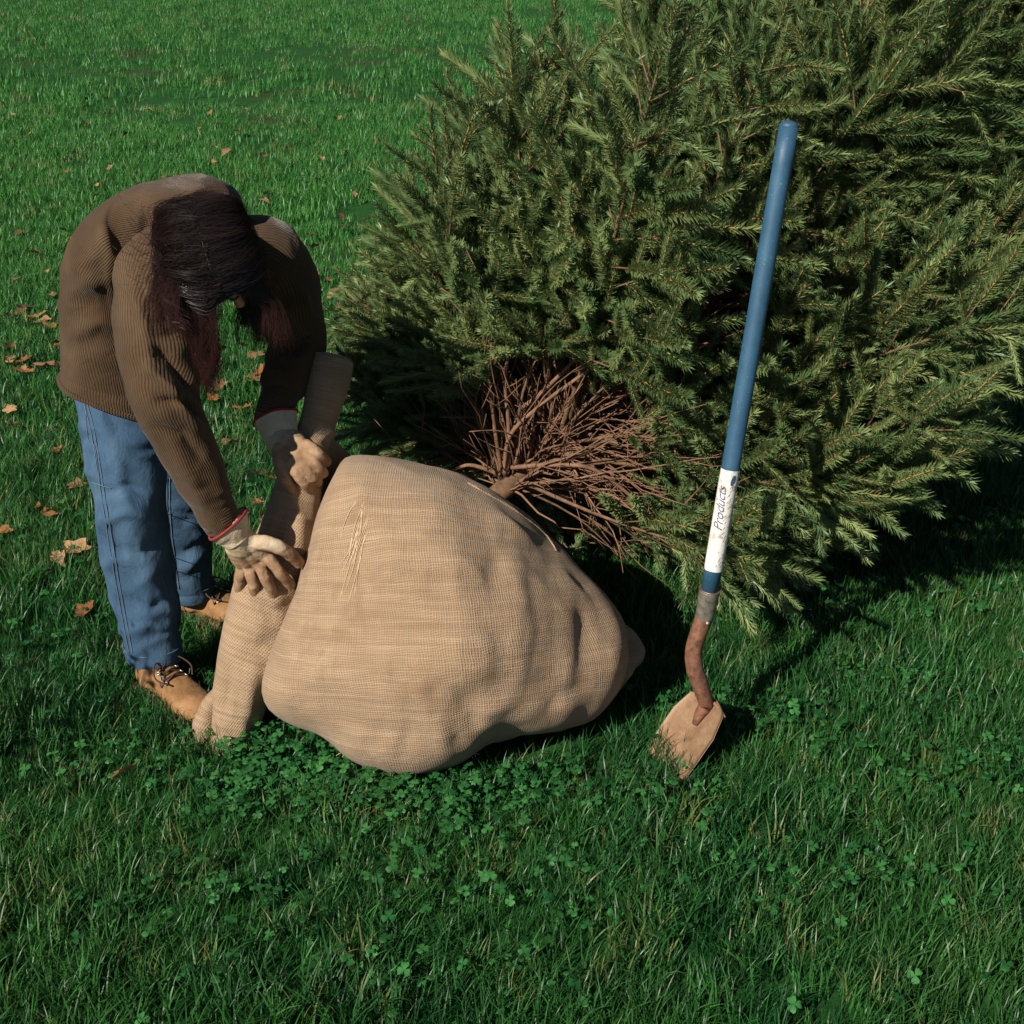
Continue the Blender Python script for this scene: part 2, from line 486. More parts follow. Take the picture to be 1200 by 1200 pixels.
def grass_material():
    m, nt, N, L, b = mat('grass_blade')
    r = obj_random(nt); g = N.new('ShaderNodeNewGeometry')
    place = noise(nt, g.outputs['Position'], 1.7, 3.0, 0.6)
    col = ramp(nt, r, [(0.0, (0.005, 0.042, 0.011)), (0.55, (0.018, 0.108, 0.026)), (1.0, (0.056, 0.215, 0.046))])
    col = mixc(nt, ramp(nt, place, [(0.38, (0, 0, 0)), (0.68, (1, 1, 1))]), col, mixc(nt, 0.5, col, (0.075, 0.20, 0.040)))
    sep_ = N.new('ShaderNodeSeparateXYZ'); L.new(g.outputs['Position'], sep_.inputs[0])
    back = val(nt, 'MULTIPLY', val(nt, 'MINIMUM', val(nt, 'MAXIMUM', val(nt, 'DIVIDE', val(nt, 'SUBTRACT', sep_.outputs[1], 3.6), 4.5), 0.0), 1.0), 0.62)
    col = mixc(nt, back, col, mixc(nt, r, (0.040, 0.190, 0.035), (0.105, 0.330, 0.060)))      # sunlit brightness of the far lawn put into its colour, yellower with distance
    dry = ramp(nt, r, [(0.925, (0, 0, 0)), (0.94, (1, 1, 1))])
    col = mixc(nt, val(nt, 'MULTIPLY', dry, 0.7), col, (0.20, 0.19, 0.07))
    L.new(col, b.inputs['Base Color']); b.inputs['Roughness'].default_value = 0.4; b.inputs['Specular IOR Level'].default_value = 0.35
    t = N.new('ShaderNodeBsdfTranslucent'); L.new(col, t.inputs['Color'])
    mx = N.new('ShaderNodeMixShader'); mx.inputs['Fac'].default_value = 0.3
    L.new(b.outputs[0], mx.inputs[1]); L.new(t.outputs[0], mx.inputs[2]); L.new(mx.outputs[0], N['Material Output'].inputs['Surface'])
    return m
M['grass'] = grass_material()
M['clover'] = leaf_material('clover_leaf', (0.014, 0.095, 0.024), (0.060, 0.235, 0.058), 0.30, rough=0.5)

# ------------------------------------------------------------------ ground
def build_ground():
    n = 120
    # one sheet out to the horizon, finer near the camera
    gx = np.concatenate([np.linspace(-400, -22, 10), np.linspace(-20, 20, n), np.linspace(22, 400, 10)])
    gy = np.concatenate([np.linspace(-60, -6, 6), np.linspace(-5, 30, n), np.linspace(33, 600, 14)])
    X, Y = np.meshgrid(gx, gy)
    V = np.stack([X.ravel(), Y.ravel(), np.zeros(X.size)], 1)
    d = np.clip((V[:, 1] - 4.5) / 6, 0, 1)
    V[:, 2] = -0.012 + 0.010 * vnoise(V, 1.3, 3) + d * 0.05 * vnoise(V, 0.35, 4)
    nx = len(gx)
    F = [(j * nx + i, j * nx + i + 1, (j + 1) * nx + i + 1, (j + 1) * nx + i) for j in range(len(gy) - 1) for i in range(nx - 1)]
    o = link('lawn', new_mesh('lawn', V, F), M['soil'])
    o['kind'] = 'structure'; o['label'] = 'green lawn ground under the grass'
build_ground()

# ------------------------------------------------------------------ scatter of small plants (one object, real geometry instances)
def scatter(name, protos, pts, rots, scl, pick, mats, label, cat, parent=None):
    """protos: list of (verts, faces, uv per vertex, material index per face)"""
    V, F, U, MI, PR = [], [], [], [], []
    o = 0
    for k, (v, f, uv, mi) in enumerate(protos):
        V.append(np.asarray(v, float)); F += [tuple(i + o for i in q) for q in f]
        U.append(np.asarray(uv, float)); MI += list(mi); PR.append(np.full(len(v), k + 1, np.int32)); o += len(v)
    npts = len(pts)
    V.append(np.asarray(pts, float)); U.append(np.zeros((npts, 2))); PR.append(np.zeros(npts, np.int32))
    V = np.concatenate(V); U = np.concatenate(U); PR = np.concatenate(PR)
    me = new_mesh(name, V, F, uv=U, smooth=True, matidx=MI)
    for m in mats: me.materials.append(m)
    pad = len(V) - npts
    a = me.attributes.new('proto', 'INT', 'POINT'); a.data.foreach_set('value', PR)
    a = me.attributes.new('pick', 'INT', 'POINT'); a.data.foreach_set('value', np.concatenate([np.zeros(pad, np.int32), np.asarray(pick, np.int32)]))
    a = me.attributes.new('rot', 'FLOAT_VECTOR', 'POINT'); a.data.foreach_set('vector', np.concatenate([np.zeros((pad, 3)), rots]).astype(np.float32).ravel())
    a = me.attributes.new('scl', 'FLOAT', 'POINT'); a.data.foreach_set('value', np.concatenate([np.zeros(pad), scl]).astype(np.float32))
    ob = link(name, me, None, parent)
    ng = bpy.data.node_groups.new(name + '_spread', 'GeometryNodeTree')
    ng.interface.new_socket('Geometry', in_out='INPUT', socket_type='NodeSocketGeometry')
    ng.interface.new_socket('Geometry', in_out='OUTPUT', socket_type='NodeSocketGeometry')
    nn, ll = ng.nodes, ng.links
    gi = nn.new('NodeGroupInput'); go = nn.new('NodeGroupOutput')
    def attr(nm, ty):
        x = nn.new('GeometryNodeInputNamedAttribute'); x.data_type = ty; x.inputs['Name'].default_value = nm
        return x.outputs['Attribute']
    def eq(sock, k):
        x = nn.new('FunctionNodeCompare'); x.data_type = 'INT'; x.operation = 'EQUAL'
        ll.new(sock, x.inputs[2]); x.inputs[3].default_value = k
        return x.outputs[0]
    def sep(geo, sel):
        x = nn.new('GeometryNodeSeparateGeometry'); x.domain = 'POINT'
        ll.new(geo, x.inputs['Geometry']); ll.new(sel, x.inputs['Selection'])
        return x.outputs['Selection']
    jn = nn.new('GeometryNodeJoinGeometry')
    points = sep(gi.outputs[0], eq(attr('proto', 'INT'), 0))
    for k in range(len(protos)):
        pk = sep(points, eq(attr('pick', 'INT'), k))
        inst = sep(gi.outputs[0], eq(attr('proto', 'INT'), k + 1))
        ip = nn.new('GeometryNodeInstanceOnPoints')
        ll.new(pk, ip.inputs['Points']); ll.new(inst, ip.inputs['Instance'])
        e2r = nn.new('FunctionNodeEulerToRotation'); ll.new(attr('rot', 'FLOAT_VECTOR'), e2r.inputs[0])
        ll.new(e2r.outputs[0], ip.inputs['Rotation'])
        ll.new(attr('scl', 'FLOAT'), ip.inputs['Scale'])
        ll.new(ip.outputs[0], jn.inputs[0])
    ll.new(jn.outputs[0], go.inputs[0])
    md = ob.modifiers.new('spread', 'NODES'); md.node_group = ng
    ob['kind'] = 'stuff'; ob['label'] = label
    if parent is None: ob['category'] = cat
    return ob

def grass_tuft(seed, nb, spread, lmin, lmax, wid, seg=3, lean=0.9):
    r = np.random.default_rng(seed)
    V, F, U = [], [], []
    for b in range(nb):
        a = r.uniform(0, 2 * math.pi); rr = spread * math.sqrt(r.uniform())
        x0 = np.array([rr * math.cos(a), rr * math.sin(a), -0.012])
        ln = r.uniform(lmin, lmax); az = r.uniform(0, 2 * math.pi); bend = r.uniform(0.15, lean) ** 1.0
        dirh = np.array([math.cos(az), math.sin(az), 0]); side = np.array([-math.sin(az), math.cos(az), 0])
        tw = r.uniform(-0.7, 0.7); side = side * math.cos(tw) + dirh * math.sin(tw)
        w = wid * r.uniform(0.7, 1.25)
        p = x0.copy(); th = r.uniform(0.05, 0.35)
        base = len(V)
        for s in range(seg + 1):
            f = s / seg
            ww = w * (1 - f ** 1.8) * (0.8 + 0.2 * min(1, f * 3))
            if s < seg:
                V += [p - side * ww / 2, p + side * ww / 2]; U += [(0, f), (1, f)]
            else:
                V.append(p.copy()); U.append((0.5, 1))
            th2 = th + bend * 1.7 * f
            p = p + (dirh * math.sin(th2) + np.array([0, 0, 1]) * math.cos(th2)) * ln / seg
        for s in range(seg - 1):
            q = base + 2 * s; F.append((q, q + 1, q + 3, q + 2))
        q = base + 2 * (seg - 1); F.append((q, q + 1, q + 2))
    return np.array(V), F, np.array(U), [0] * len(F)

def pressed(q):
    """grass is short where it is pressed down along the foot of the root ball"""
    w = proj(q); vb = np.interp(w[:, 0], [320, 390, 430, 500, 560, 620, 700], [835, 862, 892, 900, 885, 862, 850])
    m = (w[:, 0] > 370) & (w[:, 0] < 705) & (w[:, 1] > vb - 40) & (w[:, 1] < vb + 26)
    return np.where(m, .5, 1.0)
def build_grass():
    protos = [grass_tuft(s, 16, 0.032, 0.045, 0.095, 0.0034, 4) for s in range(5)]
    protos += [grass_tuft(20 + s, 9, 0.03, 0.06, 0.13, 0.0042, 4, 1.1) for s in range(2)]
    protos += [grass_tuft(40 + s, 22, 0.075, 0.05, 0.095, 0.0052, 3) for s in range(3)]
    pts, rots, scl, pick = [], [], [], []
    def add(n, x0, x1, y0, y1, lo, hi, ids, soil=0.0):
        x = rng.uniform(x0, x1, n); y = rng.uniform(y0, y1, n)
        if soil > 0:
            q = np.stack([x, y, np.zeros(n)], 1)
            m = vnoise(q * np.array([1, .55, 1]), 0.9, 9) + 0.6 * vnoise(q, 2.6, 10)
            keep = (m < soil) | (rng.uniform(size=n) < 0.35)
            x, y = x[keep], y[keep]
        k = np.abs(x) < y * 0.55 + 0.9
        x, y = x[k], y[k]; n = len(x)
        pts.append(np.stack([x, y, np.full(n, -0.004)], 1))
        rots.append(np.stack([rng.normal(0, 0.12, n), rng.normal(0, 0.12, n), rng.uniform(0, 6.283, n)], 1))
        q = np.stack([x, y, np.zeros(n)], 1)
        scl.append(rng.uniform(lo, hi, n) * (1 + 0.25 * vnoise(q, 3.0, 12)) * pressed(q))
        pick.append(rng.choice(ids, n))
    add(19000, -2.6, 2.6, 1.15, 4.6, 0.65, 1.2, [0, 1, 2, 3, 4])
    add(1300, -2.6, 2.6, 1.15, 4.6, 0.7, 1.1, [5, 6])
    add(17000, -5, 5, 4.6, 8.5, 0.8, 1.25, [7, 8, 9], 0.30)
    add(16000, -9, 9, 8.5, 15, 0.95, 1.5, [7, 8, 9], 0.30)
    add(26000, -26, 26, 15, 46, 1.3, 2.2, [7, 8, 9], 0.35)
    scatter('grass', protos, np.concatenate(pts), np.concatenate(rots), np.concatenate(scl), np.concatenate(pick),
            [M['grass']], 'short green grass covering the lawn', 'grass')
build_grass()

def clover_proto(seed):
    r = np.random.default_rng(seed)
    V, F, U = [], [], []
    h = r.uniform(0.035, 0.06)
    top = np.array([r.uniform(-0.012, 0.012), r.uniform(-0.012, 0.012), h])
    s = 0.0008
    base = 0
    V += [np.array([-s, 0, -0.01]), np.array([s, 0, -0.01]), top + [s, 0, 0], top + [-s, 0, 0]]
    U += [(0, 0), (1, 0), (1, 0.3), (0, 0.3)]
    F.append((0, 1, 2, 3))
    for k in range(3):
        a = k * 2.094 + r.uniform(-0.15, 0.15); L = r.uniform(0.0125, 0.0165); drop = r.uniform(-0.1, 0.35)
        d = np.array([math.cos(a), math.sin(a), 0]); sd_ = np.array([-math.sin(a), math.cos(a), 0])
        o = len(V)
        prof = [(0.0, 0.0), (0.3, 0.36), (0.65, 0.52), (0.92, 0.40), (0.97, 0.0)]
        V.append(top); U.append((0.5, 0))
        for t, w in prof[1:-1]:
            z = -drop * t * L + 0.10 * L * math.sin(t * 3.1)
            V += [top + d * t * L + sd_ * w * L + [0, 0, z + 0.16 * w * L], top + d * t * L + [0, 0, z], top + d * t * L - sd_ * w * L + [0, 0, z + 0.16 * w * L]]
            U += [(0, t), (0.5, t), (1, t)]
        V.append(top + d * 0.93 * L + [0, 0, -drop * L]); U.append((0.5, 1))
        F += [(o, o + 2, o + 1), (o, o + 3, o + 2)]
        for i in range(2):
            q = o + 1 + 3 * i
            F += [(q, q + 1, q + 4, q + 3), (q + 1, q + 2, q + 5, q + 4)]
        q = o + 7; F += [(q, q + 1, q + 3), (q + 1, q + 2, q + 3)]
    return np.array(V), F, np.array(U), [0] * len(F)
def build_clover():
    protos = [clover_proto(s) for s in range(6)]
    pts = []
    def patch(u, v, n, sx, sy):
        c = G(u, v, 0); n = int(n * .62)
        pts.append(np.stack([rng.normal(c[0], sx, n), rng.normal(c[1], sy, n), np.zeros(n)], 1))
    for u, v, n, sx, sy in [(330, 900, 420, .11, .07), (420, 920, 420, .12, .08), (500, 940, 300, .14, .06), (370, 860, 160, .06, .05), (290, 940, 130, .09, .05),
                            (640, 930, 170, .13, .06), (760, 930, 90, .12, .05), (800, 830, 40, .06, .04), (990, 720, 90, .09, .07), (1010, 790, 70, .07, .05),
                            (1080, 820, 80, .08, .06), (930, 860, 110, .10, .06), (1120, 720, 60, .09, .08), (1150, 900, 120, .10, .06), (1060, 930, 80, .1, .05),
                            (120, 900, 60, .10, .06), (70, 640, 120, .15, .15), (250, 560, 70, .1, .1), (440, 460, 60, .06, .08), (60, 760, 60, .15, .1), (1180, 600, 80, .12, .12),
                            (860, 700, 30, .06, .06), (600, 1020, 160, .2, .08), (250, 1050, 120, .2, .08), (950, 1040, 140, .2, .08), (500, 1150, 90, .2, .06)]:
        patch(u, v, n, sx, sy)
    n = 420
    pts.append(np.stack([rng.uniform(-1.7, 1.9, n), rng.uniform(1.5, 4.6, n), np.zeros(n)], 1))
    pts = np.concatenate(pts); n = len(pts)
    rots = np.stack([rng.normal(0, 0.3, n), rng.normal(0, 0.3, n), rng.uniform(0, 6.283, n)], 1)
    scatter('clover', protos, pts, rots, rng.uniform(0.5, 1.05, n) * pressed(pts), rng.integers(0, 6, n), [M['clover']], 'patches of three-leaved green clover growing through the grass', 'clover')
build_clover()

# ------------------------------------------------------------------ root ball wrapped in burlap
def closed_blob(outline, depth, centre, dz_front, dz_back, tilt=(0, 0), nth=110, nph=150, e1=2.6, e2=2.1, ridge=None):
    """outline in pixels round a centre pixel at a depth; bulges towards and away from the camera"""
    o = np.asarray(outline, float) - np.asarray(centre, float)
    ang = np.arctan2(o[:, 1], o[:, 0]); rad = np.linalg.norm(o, axis=1)
    i = np.argsort(ang); ang, rad = ang[i], rad[i]
    A = np.concatenate([ang - 2 * math.pi, ang, ang + 2 * math.pi]); Rr = np.tile(rad, 3)
    ph = np.linspace(-math.pi, math.pi, nph, endpoint=False)
    rho = np.interp(ph, A, Rr)
    ker = np.array([1, 2, 3, 2, 1]) / 9.0
    rho = np.convolve(np.concatenate([rho[-2:], rho, rho[:2]]), ker, 'valid')
    V, UV = [], []
    ths = np.linspace(0.0, math.pi, nth + 1)
    sc = depth / FPX
    for t in ths:
        s = min(1.0, max(0.0, math.sin(t))) ** 0.9
        zz = (1 - s ** e1) ** (1 / e2) if s < 1 else 0.0
        dz = dz_front * zz if t < math.pi / 2 else -dz_back * zz
        for p, r in zip(ph, rho):
            x = r * s * math.cos(p); y = r * s * math.sin(p)
            dd = depth + tilt[0] * x / 200 + tilt[1] * y / 200
            c = D(centre[0] + x, centre[1] + y, depth)
            if ridge is not None and t < math.pi / 2: dd += ridge[1] * (math.sqrt(((x + centre[0] - ridge[0] - .12 * y) / 200) ** 2 + .02) - .14) * zz
            fwd = np.array([0, CP, -SP])
            V.append(c + fwd * ((dd - depth) - dz))
            arc = (t / (math.pi / 2)) * (0.5 * r * sc + 0.5 * 0.42)
            arc = t / (math.pi / 2) * r * sc * 1.18
            UV.append((arc * math.cos(p), -arc * math.sin(p)))
    V = np.array(V)
    ring = V.reshape(nth + 1, nph, 3)
    arc = np.concatenate([np.zeros((1, nph)), np.cumsum(np.linalg.norm(np.diff(ring, axis=0), axis=2), axis=0)])
    for _ in range(6): arc = (arc + np.roll(arc, 1, 1) + np.roll(arc, -1, 1)) / 3
    UV = np.stack([arc * np.cos(ph)[None], -arc * np.sin(ph)[None]], 2).reshape(-1, 2)
    F, FU = [], []
    for i in range(nth):
        for j in range(nph):
            j2 = (j + 1) % nph
            q = (i * nph + j, i * nph + j2, (i + 1) * nph + j2, (i + 1) * nph + j)
            if i == 0: q = (q[0], q[2], q[3])
            elif i == nth - 1: q = (q[0], q[1], q[3])
            F.append(q); FU += [UV[k] for k in q]
    return V, F, np.array(FU)
def vert_normals(V, F):
    me = new_mesh('tmp', V, F); n = np.empty(len(V) * 3, np.float32)
    me.vertices.foreach_get('normal', n); bpy.data.meshes.remove(me)
    return n.reshape(-1, 3).astype(float)

BALL_OUT = [(402, 528), (440, 533), (500, 545), (545, 562), (590, 588), (640, 632), (680, 668), (712, 700), (732, 735), (735, 778), (722, 818), (698, 848), (658, 860),
            (612, 864), (575, 872), (548, 888), (515, 893), (470, 893), (430, 884), (402, 868), (388, 850), (358, 842), (332, 828), (318, 806), (326, 775), (342, 735),
            (356, 690), (366, 640), (376, 590), (388, 550)]
ball = thing('root_ball', 'large round root ball wrapped in tan burlap sitting on the grass', 'root ball', G(520, 880))
def build_ball():
    V, F, U = closed_blob(BALL_OUT, 3.05, (520, 715), 0.30, 0.34, tilt=(0.07, -0.03), ridge=(545, .13))
    n = vert_normals(V, F)
    V = V + n * (0.018 * vnoise(V, 4.2, 1) + 0.008 * vnoise(V, 9.0, 2))[:, None]
    lines = [([(560, 600), (590, 640), (575, 720), (600, 800)], 16, -0.014),
             ([(640, 650), (655, 700), (640, 790)], 14, -0.012), ([(690, 690), (680, 760), (690, 820)], 16, -0.022),
             ([(660, 720), (668, 770), (655, 830)], 10, 0.010), ([(720, 740), (705, 800)], 10, 0.012),
             ([(530, 850), (545, 820), (590, 790)], 12, -0.018), ([(540, 880), (535, 858)], 8, -0.022), ([(590, 850), (615, 815), (640, 800)], 11, -0.014),
             ([(500, 870), (450, 862), (410, 845)], 9, -0.012), ([(400, 560), (430, 600), (420, 660)], 12, 0.008), ([(380, 700), (390, 760), (370, 800)], 16, 0.012),
             ([(345, 800), (375, 815), (420, 830)], 10, -0.010), ([(470, 555), (520, 600), (600, 640)], 14, 0.008), ([(430, 545), (470, 610), (520, 700)], 18, -0.005),
             ([(560, 590), (620, 640), (690, 720)], 9, 0.010), ([(590, 610), (640, 660), (700, 740)], 8, -0.008), ([(400, 540), (385, 620), (360, 700), (340, 780)], 7, 0.012),
             ([(640, 640), (700, 700)], 9, -0.012), ([(570, 585), (610, 625), (650, 640)], 5, 0.010), ([(600, 620), (612, 700), (600, 770)], 6, 0.008), ([(622, 660), (630, 740), (618, 820)], 5, -0.009),
             ([(672, 690), (676, 740), (665, 800)], 5, 0.009), ([(700, 700), (712, 750), (700, 810)], 6, -0.012), ([(640, 840), (655, 815), (690, 800)], 5, -0.012), ([(560, 860), (570, 835), (610, 820)], 6, 0.012),
             ([(520, 880), (515, 850), (490, 830)], 6, 0.010), ([(440, 875), (450, 850), (430, 830)], 6, -0.008), ([(470, 885), (480, 855)], 5, -0.010), ([(585, 640), (575, 690)], 10, -0.012), ([(420, 540), (410, 600)], 6, -0.006), ([(450, 780), (520, 770), (600, 775)], 24, 0.008), ([(330, 810), (345, 822)], 8, 0.012), ([(596, 675), (600, 705)], 26, -0.012), ([(690, 705), (687, 765)], 15, -0.018), ([(640, 800), (655, 830)], 13, -0.014),
             ([(553, 832), (560, 856)], 10, -0.018), ([(583, 785), (594, 820)], 11, -0.012), ([(716, 755), (712, 795)], 16, 0.012), ([(664, 815), (676, 838)], 15, 0.012), ([(612, 830), (622, 846)], 14, 0.010),
             ([(500, 640), (505, 700)], 40, 0.006), ([(620, 720), (640, 760)], 22, 0.009), ([(655, 660), (668, 690)], 16, 0.009), ([(470, 800), (500, 820)], 26, 0.007)]
    n = vert_normals(V, F)
    V = creases(V, n, [(a, w * 1.3, d * .52) for a, w, d in lines])
    n = vert_normals(V, F); V = V + n * (0.0035 * (1 - 2 * np.abs(vnoise(V * np.array([1, 1, .6]), 13.0, 77))))[:, None]
    o = part('burlap_wrap', V, F, M['burlap'], ball, U)
    # bunched cloth at the back, in the shade
    out = [(690, 720), (712, 722), (733, 730), (748, 744), (756, 764), (750, 784), (735, 800), (716, 816), (695, 826), (680, 812), (675, 760)]
    V, F, U = closed_blob(out, 3.19, (712, 772), 0.05, 0.12, nth=40, nph=60)
    nn = vert_normals(V, F); V = V + nn * (0.018 * vnoise(V, 12, 5) + .008 * vnoise(V, 28, 6))[:, None]
    part('burlap_fold', V, F, M['burlap'], ball, U)
    # bunched tucks along the foot of the wrap
    for k, (u_, v_, a_, b_, t_) in enumerate([(428, 876, 36, 9, .25), (486, 889, 34, 8, .0), (540, 880, 24, 11, -.3), (590, 858, 30, 9, -.15), (645, 848, 30, 8, -.1), (372, 846, 22, 8, .25), (515, 872, 14, 12, .4)]):
        a = np.linspace(0, 2 * math.pi, 20, endpoint=False)
        x = a_ * np.cos(a); y = b_ * np.sin(a) * (1 + .2 * np.sin(2 * a + k))
        out = np.stack([u_ + x * math.cos(t_) - y * math.sin(t_), v_ + x * math.sin(t_) + y * math.cos(t_)], 1)
        V, F, U = closed_blob(out, 2.955 + .0006 * abs(u_ - 480), (u_, v_), 0.022, 0.05, nth=22, nph=36)
        nn = vert_normals(V, F); V = V + nn * (0.005 * vnoise(V, 34, 7 + k))[:, None]
        part('burlap_tuck', V, F, M['burlap_roll'], ball, U)
    # raw hem lying on the grass
    pl = [(402, 866), (430, 884), (465, 893), (500, 894), (530, 890), (552, 880), (575, 868)]
    ctr = []
    for i, (u, v) in enumerate(pl):
        p = D(u, v - 3, 2.945); ctr.append([*p, 0.013 + 0.006 * (i % 2), 0.006])
    v, f, uv, nn = loft(ctr, 40, 10, side=(0, -0.3, 1))
    v = v + nn * (0.006 * vnoise(v, 40, 6))[:, None]
    part('raw_hem', v, f, M['burlap_roll'], ball, uv)
    # pulled loose threads
    r = random.Random(3)
    th = []
    from mathutils.bvhtree import BVHTree
    me = o.data
    off = np.array(world_loc(ball))
    bvh = BVHTree.FromPolygons([tuple(x.co) for x in me.vertices], [tuple(p.vertices) for p in me.polygons])
    def hit(u, v):
        d = ray(u, v); org = np.array([0, 0, CAM_H]) - off
        h = bvh.ray_cast(Vector(org), Vector(d))
        return None if h[0] is None else np.array(h[0]) + off
    for k in range(15):
        u0, v0 = 426 + r.uniform(-8, 6), 590 + r.uniform(-6, 40)
        u1, v1 = u0 - r.uniform(6, 22), v0 + r.uniform(35, 80)
        bow = r.uniform(-6, 6)
        pts = []
        for i in range(6):
            t = i / 5
            h = hit(u0 + (u1 - u0) * t + bow * math.sin(3.14 * t), v0 + (v1 - v0) * t)
            if h is not None: pts.append(h + np.array([-0.2, -0.9, 0.3]) * 0.0022 * math.sin(3.14 * t))
        if len(pts) > 3: th.append(tube(pts, 0.0008, 4, 10))
    for nm, pl, rr in (('cloth_edge', [(548, 566), (580, 584), (612, 604), (640, 628), (652, 646)], .0032),):
        q = [hit(a_, b_) for a_, b_ in catmull(np.array(pl, float), 26)]
        q = [x for x in q if x is not None]
        if len(q) > 6:
            v, f = tube(q, rr, 8); v = np.array(v) + (vert_normals(v, f) * (.0025 * vnoise(v, 60, 3))[:, None])
            part(nm, v, f, M['burlap_roll'], ball, uv=np.stack([v[:, 0] + v[:, 1], v[:, 2]], 1))
    for k in range(40):                                     # stray fibres along the hem and edge
        u0 = r.uniform(400, 560); v0 = 878 + r.uniform(-6, 8)
        p = D(u0, v0, 2.96); d = np.array([r.uniform(-1, 1), r.uniform(-1, .1), r.uniform(-.3, .7)])
        th.append(tube([p, p + d * .012, p + d * .022 + [0, 0, -.006]], 0.0007, 4, 5))
    v, f = join(*th)
    part('loose_threads', v, f, M['jute'], ball)['kind'] = 'stuff'
    return hit
M['jute'] = plain_material('jute_thread', (0.60, 0.44, 0.28), 0.9)
ball_hit = build_ball()

# ------------------------------------------------------------------ roll of spare burlap leaning on the ball
roll = thing('burlap_roll', 'thick roll of spare burlap leaning on the root ball under two gloved hands', 'burlap roll', G(272, 872))
def build_roll():
    spec = [(271, 880, 2.60, .058), (276, 850, 2.615, .064), (284, 800, 2.64, .070), (301, 745, 2.675, .080), (318, 690, 2.715, .083), (334, 640, 2.75, .074),
            (345, 595, 2.785, .064), (354, 560, 2.815, .060), (364, 525, 2.85, .052), (376, 485, 2.895, .050), (384, 450, 2.93, .054), (388, 424, 2.96, .056)]
    c = []
    for u, v, y, r in spec:
        c.append([*P(u, v, y), r, r * 1.05])
    v, f, uv, nn = loft(c, 130, 56, side=(1, 0, 0))
    a = vnoise(v, 7, 21) * 0.010 + vnoise(v, 16, 22) * 0.004
    v = v + nn * a[:, None]
    lines = [([(305, 580), (330, 600), (360, 600)], 7, -0.012), ([(290, 700), (320, 720), (350, 700)], 8, -0.010), ([(275, 740), (300, 760), (335, 745)], 9, -0.008),
             ([(340, 570), (352, 610), (350, 660)], 7, 0.010), ([(262, 800), (280, 830), (300, 860)], 7, -0.008), ([(300, 770), (290, 830), (282, 870)], 8, 0.010),
             ([(270, 780), (262, 840)], 6, -0.010), ([(325, 690), (330, 740), (310, 790)], 9, 0.009), ([(330, 600), (320, 640), (330, 690)], 8, -0.010),
             ([(365, 520), (385, 505), (400, 515)], 6, 0.012)]
    v = creases(v, nn, lines)
    part('rolled_cloth', v, f, M['burlap_roll'], roll, uv)
    # free outer layer curling away at the foot
    c = [[*P(240, 876, 2.60), .020, .028], [*P(240, 856, 2.605), .028, .034], [*P(246, 835, 2.62), .028, .034], [*P(258, 812, 2.635), .02, .03], [*P(266, 790, 2.65), .012, .02]]
    v, f, uv, nn = loft(c, 40, 24, side=(1, 0, 0)); v = v + nn * (0.006 * vnoise(v, 22, 4))[:, None]
    part('outer_flap', v, f, M['burlap_roll'], roll, uv)
    # sheet that runs from the roll to the ball
    rows = [((372, 520), (412, 524), 2.84, 2.98), ((362, 560), (398, 555), 2.79, 2.93), ((352, 610), (384, 610), 2.74, 2.86), ((346, 660), (372, 660), 2.70, 2.83),
            ((338, 710), (360, 710), 2.66, 2.82), ((322, 760), (342, 765), 2.63, 2.83)]
    ctr = []
    for (u0, v0), (u1, v1), y0, y1 in rows:
        a, b = P(u0, v0, y0 + .07), P(u1, v1, y1 + .05)
        mid = (a + b) / 2; s = b - a
        ctr.append([*mid, np.linalg.norm(s) / 2 + .02, 0.022, *unit(s)])
    v, f, uv, nn = loft(ctr, 60, 28, power=2.2)
    v = v + nn * (0.008 * vnoise(v, 12, 8))[:, None]
    part('joining_cloth', v, f, M['burlap'], roll, uv)
    # open end at the top: a ring of rolled layers
    top = P(388, 424, 2.96); ax = unit(top - P(384, 450, 2.93))
    s = unit(np.cross(ax, [0, 1, 0])); t = np.cross(ax, s)
    pts = []
    for i in range(90):
        a = i * 0.33; rr = .052 * (1 - i / 110)
        pts.append(top + ax * .004 + s * rr * math.cos(a) + t * rr * math.sin(a))
    v, f = tube(pts, .0045, 6)
    part('rolled_edge', v, f, M['burlap_roll'], roll, uv=np.stack([v[:, 0], v[:, 2]], 1))
build_roll()

